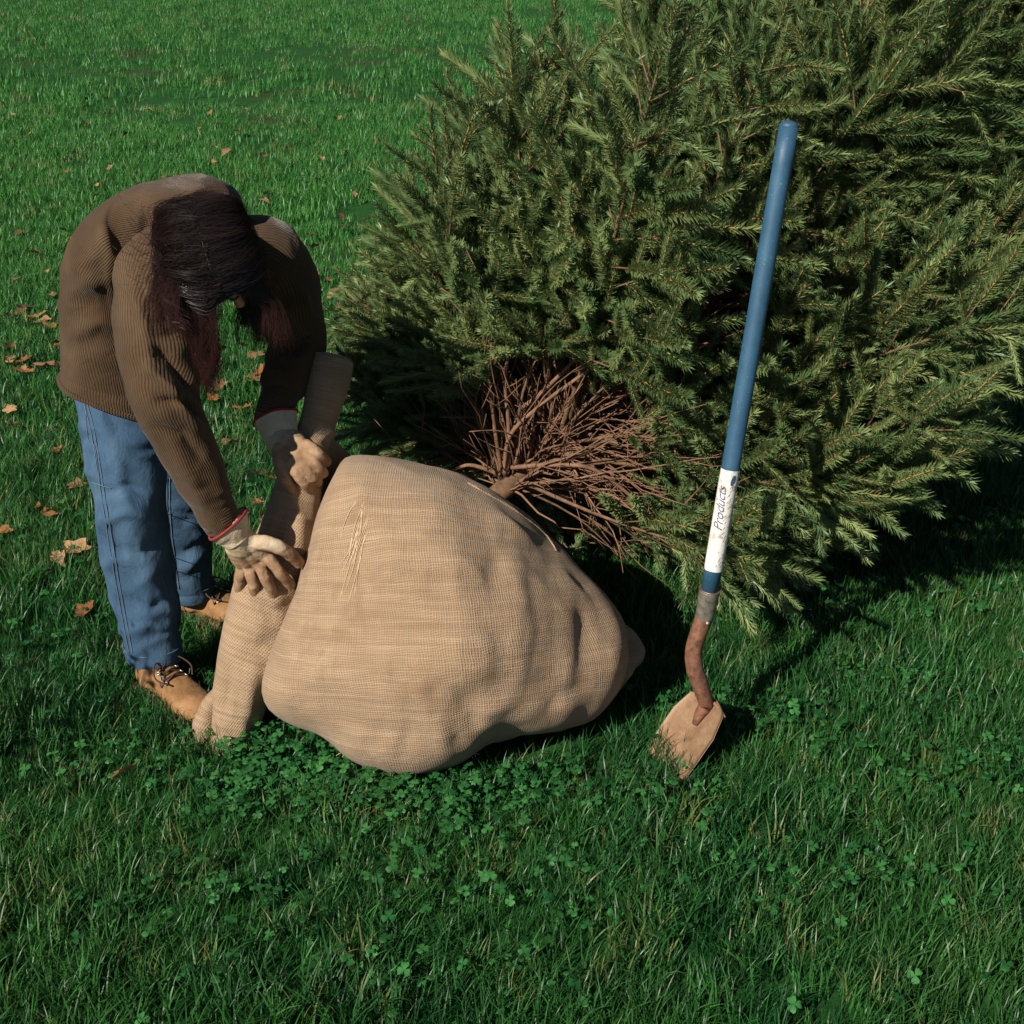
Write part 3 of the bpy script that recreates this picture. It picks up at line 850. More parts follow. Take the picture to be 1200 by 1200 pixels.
# ------------------------------------------------------------------ shovel
shovel = thing('shovel', 'long blue handled shovel with rusty neck and blade stuck in the grass', 'shovel', G(784, 912))
SHOVEL_LINE = []
def build_shovel():
    Wd = unit([.33, -.944, .092]); Ld = unit([-.56, -.32, -.76])
    Wd = unit(Wd - Ld * (Wd @ Ld)); Nd = unit(np.cross(Wd, Ld))
    if Nd[0] > 0: Nd = -Nd
    C = G(800, 926)                                   # near lower corner, at the ground
    # blade: length along Ld, width along Wd, slightly dished, near edge passes through C
    Lb, Wb = 0.265, 0.185
    nl, nw = 20, 16
    org = C - Ld * 0.185 - Wd * Wb / 2                # middle of the upper end
    V, U = [], []
    for side in (0, 1):
        for i in range(nl + 1):
            t = i / nl
            for j in range(nw + 1):
                s = j / nw * 2 - 1
                hw = Wb / 2 * (0.80 + 0.20 * min(1, t * 5)) * (1 - 0.50 * max(0, (t - .40) / .60) ** 2.2)
                lt = t * Lb + (-0.020 * (1 - s * s) * (1 - t)) + (0.02 * (1 - s * s) * t)
                dish = 0.010 * (s * s) * (1 - .5 * t) + 0.004 * math.sin(t * 3) - 0.007 * math.exp(-(s / .22) ** 2) * (1 - t) ** 1.2
                p = org + Ld * lt + Wd * hw * s + Nd * (dish - side * 0.0028)
                V.append(p); U.append((s * .1, lt))
    m = (nl + 1) * (nw + 1); F = []
    for i in range(nl):
        for j in range(nw):
            a = i * (nw + 1) + j
            F.append((a, a + 1, a + nw + 2, a + nw + 1)); F.append((m + a, m + a + nw + 1, m + a + nw + 2, m + a + 1))
    b = [j for j in range(nw + 1)] + [i * (nw + 1) + nw for i in range(1, nl + 1)] + [nl * (nw + 1) + j for j in range(nw - 1, -1, -1)] + [i * (nw + 1) for i in range(nl - 1, 0, -1)]
    for q in range(len(b)):
        a, c = b[q], b[(q + 1) % len(b)]
        F.append((a, c, m + c, m + a))
    part('blade', V, F, M['blade'], shovel, U)
    # folded step along the upper edge
    st = [org + Wd * Wb * s * .36 + Nd * -.002 + Ld * (-.012 * (1 - (s) ** 2)) for s in np.linspace(-1, 1, 9)]
    v, f = tube(st, .0045, 8, 16); part('blade_step', v, f, M['blade'], shovel)
    # neck (socket): from the blade up to the ferrule
    J = org + Ld * .055
    Yh = J[1]
    fer0 = P(826, 722, Yh + .03); fer1 = P(832, 690, Yh + .02)
    Yo = org[1] - .008
    path = [J + Nd * .004, (J + org) / 2 + Nd * .008, org + Nd * .012, P(821, 803, Yo), P(814, 783, Yo + .004), P(813, 762, Yo + .012), P(818.5, 742, (Yo + fer0[1]) / 2 + .005), fer0]
    rad = [.006, .012, .0165, .0190, .0195, .0195, .0195, .0195, .0205]
    v, f = tube(path, rad, 20, 60); part('neck', v, f, M['rust'], shovel)
    v, f = tube([fer0 - (fer1 - fer0) * .05, (fer0 + fer1) / 2, fer1], [.0208, .0222, .0232], 24, 12); part('ferrule', v, f, M['steel'], shovel)
    a = unit(fer1 - fer0)
    ring = []
    s = unit(np.cross(a, [0, 1, 0])); t = np.cross(a, s)
    for i in range(33): ring.append(fer1 + (s * math.cos(i / 32 * 6.2832) + t * math.sin(i / 32 * 6.2832)) * .0228)
    v, f = tube(ring, .0014, 6); part('ferrule_lip', v, f, M['rust'], shovel)
    rp = fer0 + np.array([0.004, -.020, -.008]) 
    v, f = ellipsoid(rp, (.0045, .003, .0045), nu=12, nv=8); part('rivet', v, f, M['steel'], shovel)
    # handle: straight shaft through the pixel line (830,690) - (908,245), upright beside the tree
    h0 = fer1 - a * .004; h1 = P(908, 245, Yh + .10)
    SHOVEL_LINE.append((fer0, h0 + (h1 - h0) * 1.2))
    hd = unit(h1 - h0); L = np.linalg.norm(h1 - h0) + .16
    rads = [.0198, .0198, .0200, .0200, .0200, .0192]
    pts = [h0 + hd * L * t for t in np.linspace(0, 1, 14)]
    v, f = tube(pts, rads, 28); h = part('handle', v, f, M['blue'], shovel)
    e = h0 + hd * L
    v, f = ellipsoid(e, (.0192, .0192, .012), axes=np.array([unit(np.cross(hd, [0, 1, 0])), np.cross(hd, unit(np.cross(hd, [0, 1, 0]))), hd]), nu=28, nv=10); part('handle_end', v, f, M['blue'], shovel)
    # paper label wrapped round the handle
    def at(v_): # distance along handle of photo row
        lo, hi = 0, L
        for _ in range(40):
            md = (lo + hi) / 2
            if proj(h0 + hd * md)[0, 1] > v_: lo = md
            else: hi = md
        return lo
    s0, s1 = at(667), at(549)
    v, f = tube([h0 + hd * (s0 + (s1 - s0) * t) for t in np.linspace(0, 1, 12)], .0205, 32, caps=False)
    lab = part('label', v, f, M['label'], shovel)
    vdir = unit(np.array([0, 0, CAM_H]) - (h0 + hd * (s0 + s1) / 2))
    rightv = unit(np.cross(hd, vdir)); toward = unit(np.cross(rightv, hd))
    if rightv[0] < 0: rightv = -rightv
    def wrap(x, y, lift=.0213):                       # x along handle from label foot, y to the right across it
        an = y / .0205
        return h0 + hd * (s0 + x) + rightv * math.sin(an) * lift + toward * math.cos(an) * lift
    txt = bpy.data.curves.new('word', 'FONT'); txt.body = 'Products'; txt.size = 0.030; txt.shear = 0.35; txt.resolution_u = 3; txt.space_character = 0.92
    to = bpy.data.objects.new('word', txt); COL.objects.link(to)
    dg = bpy.context.evaluated_depsgraph_get(); me = bpy.data.meshes.new_from_object(to.evaluated_get(dg))
    bpy.data.objects.remove(to)
    bm = bmesh.new(); bm.from_mesh(me); bmesh.ops.triangulate(bm, faces=bm.faces[:])
    bmesh.ops.subdivide_edges(bm, edges=bm.edges[:], cuts=1, use_grid_fill=True)
    xs = [q.co.x for q in bm.verts]; w = max(xs) - min(xs)
    ln = (s1 - s0)
    x0, k = ln * .42, ln * .43 / w
    VV = [wrap(x0 + (q.co.x - min(xs)) * k, -(q.co.y) * 0.95 + .004 - .006 * ((q.co.x - min(xs)) / w)) for q in bm.verts]
    FF = [[q.index for q in fc.verts] for fc in bm.faces]
    bm.free(); part('label_word', VV, FF, M['ink'], lab, smooth=False)
    # dark emblem at the top of the label and faint small-print strokes
    a = np.linspace(0, 2 * math.pi, 20, endpoint=False)
    ex = ln * .91
    EV = [wrap(ex + .012 * math.cos(q) , .010 + .0046 * math.sin(q) + .002 * math.cos(q)) for q in a] + [wrap(ex, .010)]
    part('label_emblem', EV, [(i, (i + 1) % 20, 20) for i in range(20)], M['emblem'], lab, smooth=False)
    r = random.Random(5); V2, F2 = [], []
    for k in range(46):
        x = r.uniform(ln * .05, ln * .86); y = r.uniform(.002, .017); l = r.uniform(.004, .010); b0 = len(V2)
        dx, dy = l * .9, l * .45
        for q in ((0, 0), (dx, dy), (dx - .0006, dy + .0012), (-.0006, .0012)): V2.append(wrap(x + q[0], y + q[1], .0211))
        F2.append((b0, b0 + 1, b0 + 2, b0 + 3))
    part('label_print', V2, F2, M['print'], lab, smooth=False)['kind'] = 'stuff'
def blade_mat():
    m, nt, N, L, b = mat('rusty_blade')
    ob = coords(nt, 'Object')
    n = noise(nt, ob, 26.0, 9.0, 0.75); s = noise(nt, mapping(nt, ob, (40, 40, 400), (0.3, 0.5, 0)), 1.0, 4.0)
    col = ramp(nt, n, [(0.25, (0.15, 0.075, 0.04)), (0.45, (0.31, 0.185, 0.105)), (0.62, (0.42, 0.27, 0.16)), (0.78, (0.50, 0.35, 0.22))])
    col = mixc(nt, val(nt, 'MULTIPLY', s, 0.6), col, (0.17, 0.09, 0.05))
    L.new(col, b.inputs['Base Color']); b.inputs['Roughness'].default_value = 0.65; b.inputs['Metallic'].default_value = 0.15
    bump(nt, n, 0.3, 0.004, b); return m
M['blade'] = blade_mat()
M['rust'] = plain_material('rusty_iron', (0.17, 0.075, 0.042), 0.75, 0.1, 0.6, 60.0, 0.6)
M['steel'] = plain_material('worn_steel', (0.36, 0.32, 0.27), 0.45, 0.7, 0.45, 70.0, 0.3)
def blue_mat():
    m, nt, N, L, b = mat('blue_painted_shaft')
    ob = coords(nt, 'Object')
    n = noise(nt, ob, 14.0, 6.0, 0.65); sp = noise(nt, ob, 230.0, 3.0, 0.6)
    col = ramp(nt, n, [(0.3, (0.020, 0.068, 0.125)), (0.6, (0.030, 0.098, 0.172)), (0.8, (0.050, 0.125, 0.20))])
    col = mixc(nt, ramp(nt, sp, [(0.66, (0, 0, 0)), (0.74, (1, 1, 1))]), col, (0.20, 0.27, 0.33))
    L.new(col, b.inputs['Base Color']); b.inputs['Roughness'].default_value = 0.55
    bump(nt, sp, 0.15, 0.001, b); return m
M['blue'] = blue_mat()
def label_mat():
    m, nt, N, L, b = mat('scuffed_paper_label')
    ob = coords(nt, 'Object')
    n = noise(nt, ob, 60.0, 6.0, 0.7)
    col = ramp(nt, n, [(0.30, (0.20, 0.17, 0.14)), (0.40, (0.50, 0.46, 0.40)), (0.48, (0.70, 0.67, 0.62)), (0.8, (0.78, 0.76, 0.72))])
    L.new(col, b.inputs['Base Color']); b.inputs['Roughness'].default_value = 0.6
    return m
M['label'] = label_mat()
M['ink'] = plain_material('violet_ink', (0.10, 0.09, 0.19), 0.6, var=0.9, scale=150.0)
M['emblem'] = plain_material('navy_print', (0.03, 0.065, 0.12), 0.6)
M['print'] = plain_material('grey_print', (0.33, 0.31, 0.30), 0.7)
build_shovel()

# ------------------------------------------------------------------ spruce
TREE_T0 = np.array([-0.03, 3.16, 0.40])
TREE_A = unit([0.72, 0.55, 0.42])
tree = thing('spruce_tree', 'dug up young spruce tilted over behind the root ball with bare brown inner twigs', 'tree', TREE_T0)
def sprig_proto(seed, L=0.13, nneed=200, nl=0.0225):
    r = np.random.default_rng(seed)
    bend = r.uniform(-0.015, 0.015); bend2 = r.uniform(0.0, 0.02)
    def pos(t): return np.array([bend * t * t, bend2 * t * t, L * t])
    V, F = tube([pos(t) for t in np.linspace(0, 1, 6)], [.0017, .0009], 4)
    V = list(V); MI = [1] * len(F)
    for i in range(nneed):
        t = (i + r.uniform(0, 1)) / nneed
        p = pos(t)
        a = i * 2.39996 + r.uniform(-.3, .3)
        fwd = math.radians(r.uniform(34, 62)) * (1 - 0.5 * max(0, (t - .85) / .15))
        rad = np.array([math.cos(a), math.sin(a) * 0.9 + 0.15, 0]); rad /= np.linalg.norm(rad)
        d = rad * math.sin(fwd) + np.array([0, 0, 1]) * math.cos(fwd)
        ln = nl * r.uniform(.75, 1.12) * (0.75 + .25 * min(1, t * 8))
        s = unit(np.cross(d, rad + [0.01, 0.02, 0.3])); w = .00135
        b = len(V)
        V += [p - s * w * .6, p + s * w * .6, p + d * ln * .55 + s * w, p + d * ln, p + d * ln * .55 - s * w]
        F.append((b, b + 1, b + 2, b + 3, b + 4)); MI.append(0)
    V = np.array(V)
    return V, F, np.zeros((len(V), 2)), MI
def tree_window(u, v):
    """keeps the crown off the root ball, the person and the shade under the boughs"""
    vm = np.interp(u, [380, 470, 560, 600, 650, 700, 760, 850, 905, 930, 1000, 1100, 1200, 1320], [520, 540, 556, 585, 628, 650, 678, 705, 690, 650, 606, 552, 492, 420])
    um = np.interp(v, [0, 200, 250, 300, 335, 350, 420, 520, 560], [640, 480, 455, 450, 438, 402, 396, 415, 430])
    return (v < vm) and (u > um)
def build_tree():
    r = random.Random(21)
    A = TREE_A; E1 = unit(np.cross(A, [0, 0, 1])); E2 = np.cross(E1, A)   # E2 points up
    H = 3.3
    def trunk(t):
        return TREE_T0 + A * t + E2 * (0.05 * math.sin(t * 1.3)) + np.array([0, 0, .05]) * t * t * .4
    pts = [trunk(t) for t in np.linspace(-0.16, H, 26)]
    v, f = tube(pts, [.030, .028, .024, .02, .014, .008, .003], 10); part('trunk', v, f, M['bark'], tree)
    sprigs = []   # (pos, dir, scale)
    twig_ms = []
    def add_sprig(p, d, s, keep=False):
        q = proj(p + d * .06)[0]
        if p[2] < 0.03: return
        if not tree_window(q[0] + r.uniform(-9, 9), q[1] + r.uniform(-9, 9)): return
        bd = np.linalg.norm(p - TREE_T0 - np.array([.06, 0, .06]))
        if not keep and bd < .42 and r.random() < 1.15 - bd * 1.2 and q[2] < 3.6: return
        a_, b_ = SHOVEL_LINE[0]; t_ = p + d * .08
        k_ = min(1, max(0, (t_ - a_) @ (b_ - a_) / ((b_ - a_) @ (b_ - a_)))); c_ = a_ + (b_ - a_) * k_; cq = proj(c_)[0]
        if np.linalg.norm(t_ - c_) < .12 or np.linalg.norm(p - c_) < .06 or (abs(q[0] - cq[0]) < 75 and q[2] < cq[2] + .05): return
        sprigs.append((p, d, s * 1.36))
    nb = 0
    t = 0.06; wh = 0
    while t < H - .1:
        n = 7 if t < 1.2 else 6
        L0 = 0.98 * (1 - (t / H) ** 1.25) ** 0.8 + .10
        for k in range(n):
            az = 2 * math.pi * (k + r.uniform(-.25, .25)) / n + wh * 0.9
            L = L0 * r.uniform(.78, 1.08)
            rad = E1 * math.cos(az) + E2 * math.sin(az)
            ang = math.radians(r.uniform(62, 84) if t < .5 else r.uniform(55, 70))
            d0 = rad * math.sin(ang) + A * math.cos(ang)
            tb = t + r.uniform(-.05, .05); b0 = trunk(tb)
            path = []
            for i in range(9):
                s = i / 8
                p = b0 + d0 * L * s + A * (.10 * L * s * s) + np.array([0, 0, -.05 * L * math.sin(s * 3)]) 
                if p[2] < .06: p[2] = .06 + .02 * r.random()
                path.append(p)
            tip = proj(path[-1])[0]; mid = proj(path[5])[0]
            toward = (path[-1] - b0)
            # boughs that would stick out over the ball towards the camera are not there
            if not tree_window(mid[0], mid[1] - 4) and t < 0.9: continue
            ok = [tree_window(*proj(q)[0, :2]) for q in path]
            cut = 9
            while cut > 3 and not ok[cut - 1]: cut -= 1
            if cut < 5: continue
            path = path[:cut]; L = L * (cut - 1) / 8
            if any(800 < proj(q)[0, 0] < 935 and proj(q)[0, 2] < 2.98 for q in path): continue
            rad0 = .0065 * (L / .95) + .002
            v, f = tube(path, [rad0, rad0 * .7, rad0 * .45, .0018], 6, 12)
            part('branch', v, f, M['bark'], tree); nb += 1
            plane_n = unit(np.cross(np.cross(d0, A), d0))
            lat = unit(np.cross(d0, plane_n))
            pa = catmull(np.array(path), 60)
            s = 0.36 * L if t < .7 else .18 * L
            side = 1
            while s < L * .99:
                fi = min(58, int(s / L * 59)); p = pa[fi]; dd = unit(pa[fi + 1] - pa[fi])
                l2 = (0.46 * (L - s) + .07) * r.uniform(.75, 1.15)
                sa = math.radians(r.uniform(38, 58))
                upl = r.uniform(-.45, .45)
                d2 = unit(dd * math.cos(sa) + (lat * side + plane_n * upl) * math.sin(sa))
                droop = r.uniform(-.12, .05)
                tp = [p + d2 * l2 * q + np.array([0, 0, droop * l2 * q * q]) for q in np.linspace(0, 1, 6)]
                for q in tp: q[2] = max(q[2], .05)
                mq = proj(tp[2])[0]
                if tree_window(mq[0], mq[1]):
                    twig_ms.append(tube(tp, [.0028, .0011], 4))
                    ns = max(1, int(l2 / .050)); sd2 = 1
                    lat2 = unit(np.cross(d2, plane_n))
                    for i in range(ns):
                        tt = (i + .6) / ns
                        pp = p + d2 * l2 * tt + np.array([0, 0, droop * l2 * tt * tt]); pp[2] = max(pp[2], .05)
                        a3 = math.radians(r.uniform(35, 60))
                        d3 = unit(d2 * math.cos(a3) + (lat2 * sd2 + plane_n * r.uniform(-.6, .6)) * math.sin(a3))
                        add_sprig(pp, d3, r.uniform(.55, 1.0) * (0.75 + .25 * (1 - tt)))
                        sd2 = -sd2
                    add_sprig(tp[-2], unit(tp[-1] - tp[-2]), r.uniform(.8, 1.15))
                    if l2 > .12: add_sprig(tp[2], d2, r.uniform(.8, 1.1))
                side = -side
                s += r.uniform(.028, .048)
            add_sprig(path[-2], unit(path[-1] - path[-2]), 1.15)
            add_sprig(path[-1], unit(path[-1] - path[-2]), 1.1)
            for q in np.arange(.40 if t < .7 else .2, .97, .045 / L):       # needles on the bough itself
                fi = min(58, int(q * 59)); dd = unit(pa[fi + 1] - pa[fi])
                for w_ in range(2):
                    d3 = unit(dd + .75 * unit(np.array([r.gauss(0, 1) for _ in range(3)])))
                    add_sprig(pa[fi], d3, r.uniform(.6, 1.0))
        t += r.uniform(.085, .115); wh += 1
    # dense low boughs at the back, on the side of the person
    for (u_, v_, y_) in [(470, 430, 3.70), (428, 395, 3.75), (505, 375, 3.65), (424, 450, 3.62), (515, 455, 3.55), (455, 490, 3.55), (480, 350, 3.75), (445, 360, 3.80), (530, 420, 3.6), (490, 500, 3.45), (420, 350, 3.8), (500, 410, 3.7)]:
        b0 = trunk(r.uniform(.02, .2)); e = P(u_, v_, y_); L = np.linalg.norm(e - b0)
        pa = catmull(np.array([b0, b0 + (e - b0) * .35 + [0, 0, -.03], b0 + (e - b0) * .7 + [0, 0, -.02], e]), 40)
        v, f = tube(pa[::4], [.006, .004, .002], 6); part('branch', v, f, M['bark'], tree)
        for i in range(6, 39):
            dd = unit(pa[i + 1 if i < 39 else i] - pa[i - 1])
            for w_ in range(3):
                d3 = unit(dd * .9 + .9 * unit(np.array([r.gauss(0, 1) for _ in range(3)])))
                l2 = r.uniform(.03, .13)
                q = pa[i] + d3 * l2; twig_ms.append(tube([pa[i], pa[i] + d3 * l2 * .5, q], [.002, .001], 4))
                if i > 10: add_sprig(q - d3 * .03, d3, r.uniform(.6, .9))
    # boughs that close over the bare middle, and the ones that reach up beside the person
    for (u_, v_, y_, i0) in [(615, 405, 3.14, 24), (668, 395, 3.10, 24), (555, 385, 3.20, 24), (640, 345, 3.20, 20), (790, 520, 3.08, 22), (700, 350, 3.15, 20), (760, 400, 3.10, 20),
                             (800, 600, 3.12, 24), (530, 350, 3.28, 22), (590, 330, 3.25, 20), (520, 430, 3.25, 27), (810, 450, 3.12, 20),
                             (500, 290, 3.40, 12), (520, 245, 3.50, 12), (478, 275, 3.40, 14), (560, 225, 3.50, 12), (600, 175, 3.60, 12), (545, 200, 3.60, 12), (640, 120, 3.70, 12), (580, 270, 3.40, 14), (490, 320, 3.45, 14), (620, 240, 3.4, 12)]:
        b0 = trunk(r.uniform(.02, .25)); e = P(u_, v_, y_)
        bow = np.array([r.gauss(0, .03), -.02, r.gauss(.01, .03)])
        pa = catmull(np.array([b0, b0 + (e - b0) * .35 + bow, b0 + (e - b0) * .7 + bow, e]), 40)
        v, f = tube(pa[::4], [.005, .0035, .0015], 6); part('branch', v, f, M['bark'], tree)
        for i in range(i0, 40):
            dd = unit(pa[min(39, i + 1)] - pa[i - 1])
            for w_ in range(2):
                d3 = unit(dd * 1.0 + .85 * unit(np.array([r.gauss(0, 1) for _ in range(3)]))); l2 = r.uniform(.02, .11)
                q = pa[i] + d3 * l2; twig_ms.append(tube([pa[i], pa[i] + d3 * l2 * .5, q], [.0018, .001], 4))
                if r.random() < .8: add_sprig(q - d3 * .03, d3, r.uniform(.55, .9), True)
    # --- bare dead twigs fanning out of the base
    dead = 0
    for k in range(460):
        tb = abs(r.gauss(0, .24)); b0 = trunk(tb)
        az = r.uniform(0, 2 * math.pi); ang = math.radians(r.uniform(40, 105))
        rad = E1 * math.cos(az) + E2 * math.sin(az)
        d = rad * math.sin(ang) + A * math.cos(ang)
        L = r.uniform(.18, .58)
        kx = np.array([r.uniform(-.6, .6), r.uniform(-.6, .6), r.uniform(-.6, .35)])
        path = [b0 + d * L * s + kx * L * s * s * .6 + np.array([r.gauss(0, .006) for _ in range(3)]) for s in np.linspace(0, 1, 7)]
        for q in path: q[2] = max(q[2], .03)
        e = proj(path[-1])[0]; m_ = proj(path[4])[0]
        if not (tree_window(e[0], e[1] - 8) and tree_window(m_[0], m_[1] - 4)): continue
        ms = [tube(path, [r.uniform(.0018, .0038), .0009], 5, 9)]
        for j in range(r.randint(1, 5)):
            q = path[r.randint(2, 5)]; dd = unit(d + np.array([r.gauss(0, .6) for _ in range(3)])); l = r.uniform(.05, .16)
            ms.append(tube([q, q + dd * l * .5 + [0, 0, r.uniform(-.01, .01)], q + dd * l], [.0016, .0008], 4))
        v, f = join(*ms)
        part('dead_twig', v, f, M['deadtwig'], tree); dead += 1
        if dead >= 200: break
    # thick bare limbs that catch the light
    for pl in [[(592, 556, 3.16), (598, 510, 3.14), (640, 470, 3.13), (700, 425, 3.13), (740, 380, 3.14)],
               [(588, 556, 3.17), (578, 490, 3.15), (572, 430, 3.14)], [(594, 552, 3.16), (596, 500, 3.15), (592, 440, 3.15), (604, 380, 3.16)],
               [(600, 548, 3.16), (650, 545, 3.08), (700, 552, 3.07), (760, 600, 3.10), (800, 640, 3.14)], [(586, 556, 3.16), (550, 545, 3.15), (525, 555, 3.18)],
               [(610, 480, 3.18), (640, 455, 3.16), (675, 420, 3.16), (690, 405, 3.18)], [(640, 548, 3.12), (720, 540, 3.10), (790, 530, 3.14)]]:
        path = [P(*q) for q in pl]
        v, f = tube(path, [.0065, .0055, .0045, .0025], 8, 22); part('bare_limb', v, f, M['deadtwig'], tree)
    v, f = join(*twig_ms); o = part('side_twigs', v, f, M['bark'], tree); o['kind'] = 'stuff'
    # --- sprigs: the 300 that show largest are parts, the others one mass of foliage
    protos = [sprig_proto(s, L=[.13, .115, .14, .12, .135][s]) for s in range(5)]
    dep = np.array([proj(p)[0, 2] for p, d, s in sprigs])
    ordr = np.argsort(dep)
    pm = []
    for i, (v, f, uv, mi) in enumerate(protos):
        me = new_mesh('sprig', v, f, smooth=True, matidx=mi); me.materials.append(M['needle']); me.materials.append(M['shoot']); pm.append(me)
    eul = []
    for p, d, s in sprigs:
        q = Vector(d).to_track_quat('Z', 'Y') @ Quaternion((0, 0, 1), r.uniform(0, 6.28))
        eul.append(tuple(q.to_euler()))
    for i in ordr[:300]:
        p, d, s = sprigs[i]
        o = bpy.data.objects.new('sprig', pm[r.randrange(5)]); COL.objects.link(o); o.parent = tree
        o.location = tuple(p - TREE_T0); o.rotation_euler = eul[i]; o.scale = (s, s, s)
    rest = ordr[300:]
    scatter('foliage', protos, np.array([sprigs[i][0] for i in rest]) - TREE_T0, np.array([eul[i] for i in rest]), np.array([sprigs[i][2] for i in rest]),
            np.array([r.randrange(5) for _ in rest]), [M['needle'], M['shoot']], 'dense needled spruce sprigs', 'foliage', tree)
    print('tree: branches', nb, 'sprigs', len(sprigs), 'dead', dead)
build_tree()

# ------------------------------------------------------------------ person bending over the roll
person = thing('person', 'person with long dark hair in brown corduroy jacket and jeans bending over the burlap', 'person', P(205, 770, 2.98) * np.array([1, 1, 0]))
SHO_R, ELB_R, WRI_R = P(176, 326, 2.67), P(194, 470, 2.585), P(257, 606, 2.59)
SHO_L, ELB_L, WRI_L = P(320, 292, 2.97), P(350, 400, 2.98), P(321, 484, 2.86)
HIP_R, KNE_R, ANK_R = P(139, 425, 2.915), P(152, 590, 2.83), P(184, 778, 2.84)
HIP_L, KNE_L, ANK_L = P(160, 420, 3.10), P(205, 555, 3.16), P(222, 688, 3.215)
PELV = (HIP_R + HIP_L) / 2 + np.array([-.02, 0, .03])
NECK = (SHO_R + SHO_L) / 2 + np.array([-.01, -.01, .055])
HEAD = P(256, 300, 2.66)
HF = unit([.30, -.10, -.95]); HU = unit([.05, -.96, .24]); HU = unit(HU - HF * (HU @ HF)); HL = np.cross(HU, HF)
def hp(f, l, u): return HEAD + HF * f + HL * l + HU * u

def build_body():
    ms = []
    hx = np.array([HF, HL, HU])
    ms.append(ellipsoid(hp(-.012, 0, .020), (.094, .074, .088), hx, 28, 18))          # skull
    ms.append(ellipsoid(hp(.030, 0, -.045), (.058, .056, .066), hx, 24, 16))          # face and jaw
    ms.append(ellipsoid(hp(.060, 0, -.100), (.026, .030, .020), hx, 16, 10))          # chin
    ms.append(capsule_chain([hp(.082, 0, .005), hp(.097, 0, -.022), hp(.108, 0, -.040)], [.009, .010, .0125]))   # nose
    for s in (-1, 1):
        ms.append(ellipsoid(hp(.066, .030 * s, .020), (.016, .028, .010), hx, 14, 8))   # brow
        ms.append(ellipsoid(hp(.062, .038 * s, -.035), (.020, .022, .022), hx, 14, 8))  # cheek
        ms.append(ellipsoid(hp(-.010, .074 * s, -.015), (.018, .008, .030), hx, 12, 8)) # ear
    ms.append(capsule_chain([hp(.080, -.022, -.070), hp(.088, 0, -.068), hp(.080, .022, -.070)], [.006, .008, .006]))
    ms.append(capsule_chain([hp(.078, -.018, -.082), hp(.086, 0, -.083), hp(.078, .018, -.082)], [.006, .0085, .006]))
    ms.append(capsule_chain([hp(-.03, 0, -.05), (hp(-.045, 0, -.10) + NECK) / 2, NECK], [.052, .055, .065]))
    mid = (PELV + NECK) / 2 + np.array([-.06, .03, .05])
    ms.append(capsule_chain([PELV, mid, NECK - [.03, 0, .05]], [.125, .11, .10], k=20))
    ms.append(capsule_chain([SHO_R + [.02, .03, 0], (SHO_R + SHO_L) / 2, SHO_L - [.02, .03, 0]], [.05, .085, .05]))
    for S, E, W in ((SHO_R, ELB_R, WRI_R), (SHO_L, ELB_L, WRI_L)):
        ms.append(capsule_chain([S, (S + E) / 2, E, (E + W) / 2, W], [.05, .045, .038, .034, .026]))
    for H, K, A in ((HIP_R, KNE_R, ANK_R), (HIP_L, KNE_L, ANK_L)):
        ms.append(capsule_chain([H, (H + K) / 2, K, (K + A) / 2, A], [.082, .070, .052, .048, .036], k=16))
    v, f, n = fuse(ms, .007, 4)
    part('body', v, f, M['skin'], person)
    for s in (-1, 1):                                                                   # eyes, half closed, looking down
        e, g = ellipsoid(hp(.070, .031 * s, -.002), (.012, .013, .010), hx, 14, 10); part('eye', e, g, M['eye'], person)
    # spectacles
    gs = []
    for s in (-1, 1):
        ring = [hp(.090 - .006 * abs(math.cos(a)), s * .033 + .024 * math.cos(a), -.006 + .017 * math.sin(a)) for a in np.linspace(0, 2 * math.pi, 22)]
        gs.append(tube(ring, .0022, 6))
        gs.append(tube([hp(.084, s * .057, -.002), hp(.04, s * .076, .002), hp(-.01, s * .080, .0)], .002, 6, 10))
    gs.append(tube([hp(.090, -.010, -.002), hp(.094, 0, .002), hp(.090, .010, -.002)], .002, 6, 8))
    v, f = join(*gs); part('eyeglasses', v, f, M['glasses'], person)
M['eye'] = plain_material('eyelid', (0.33, 0.17, 0.12), 0.5)
build_body()

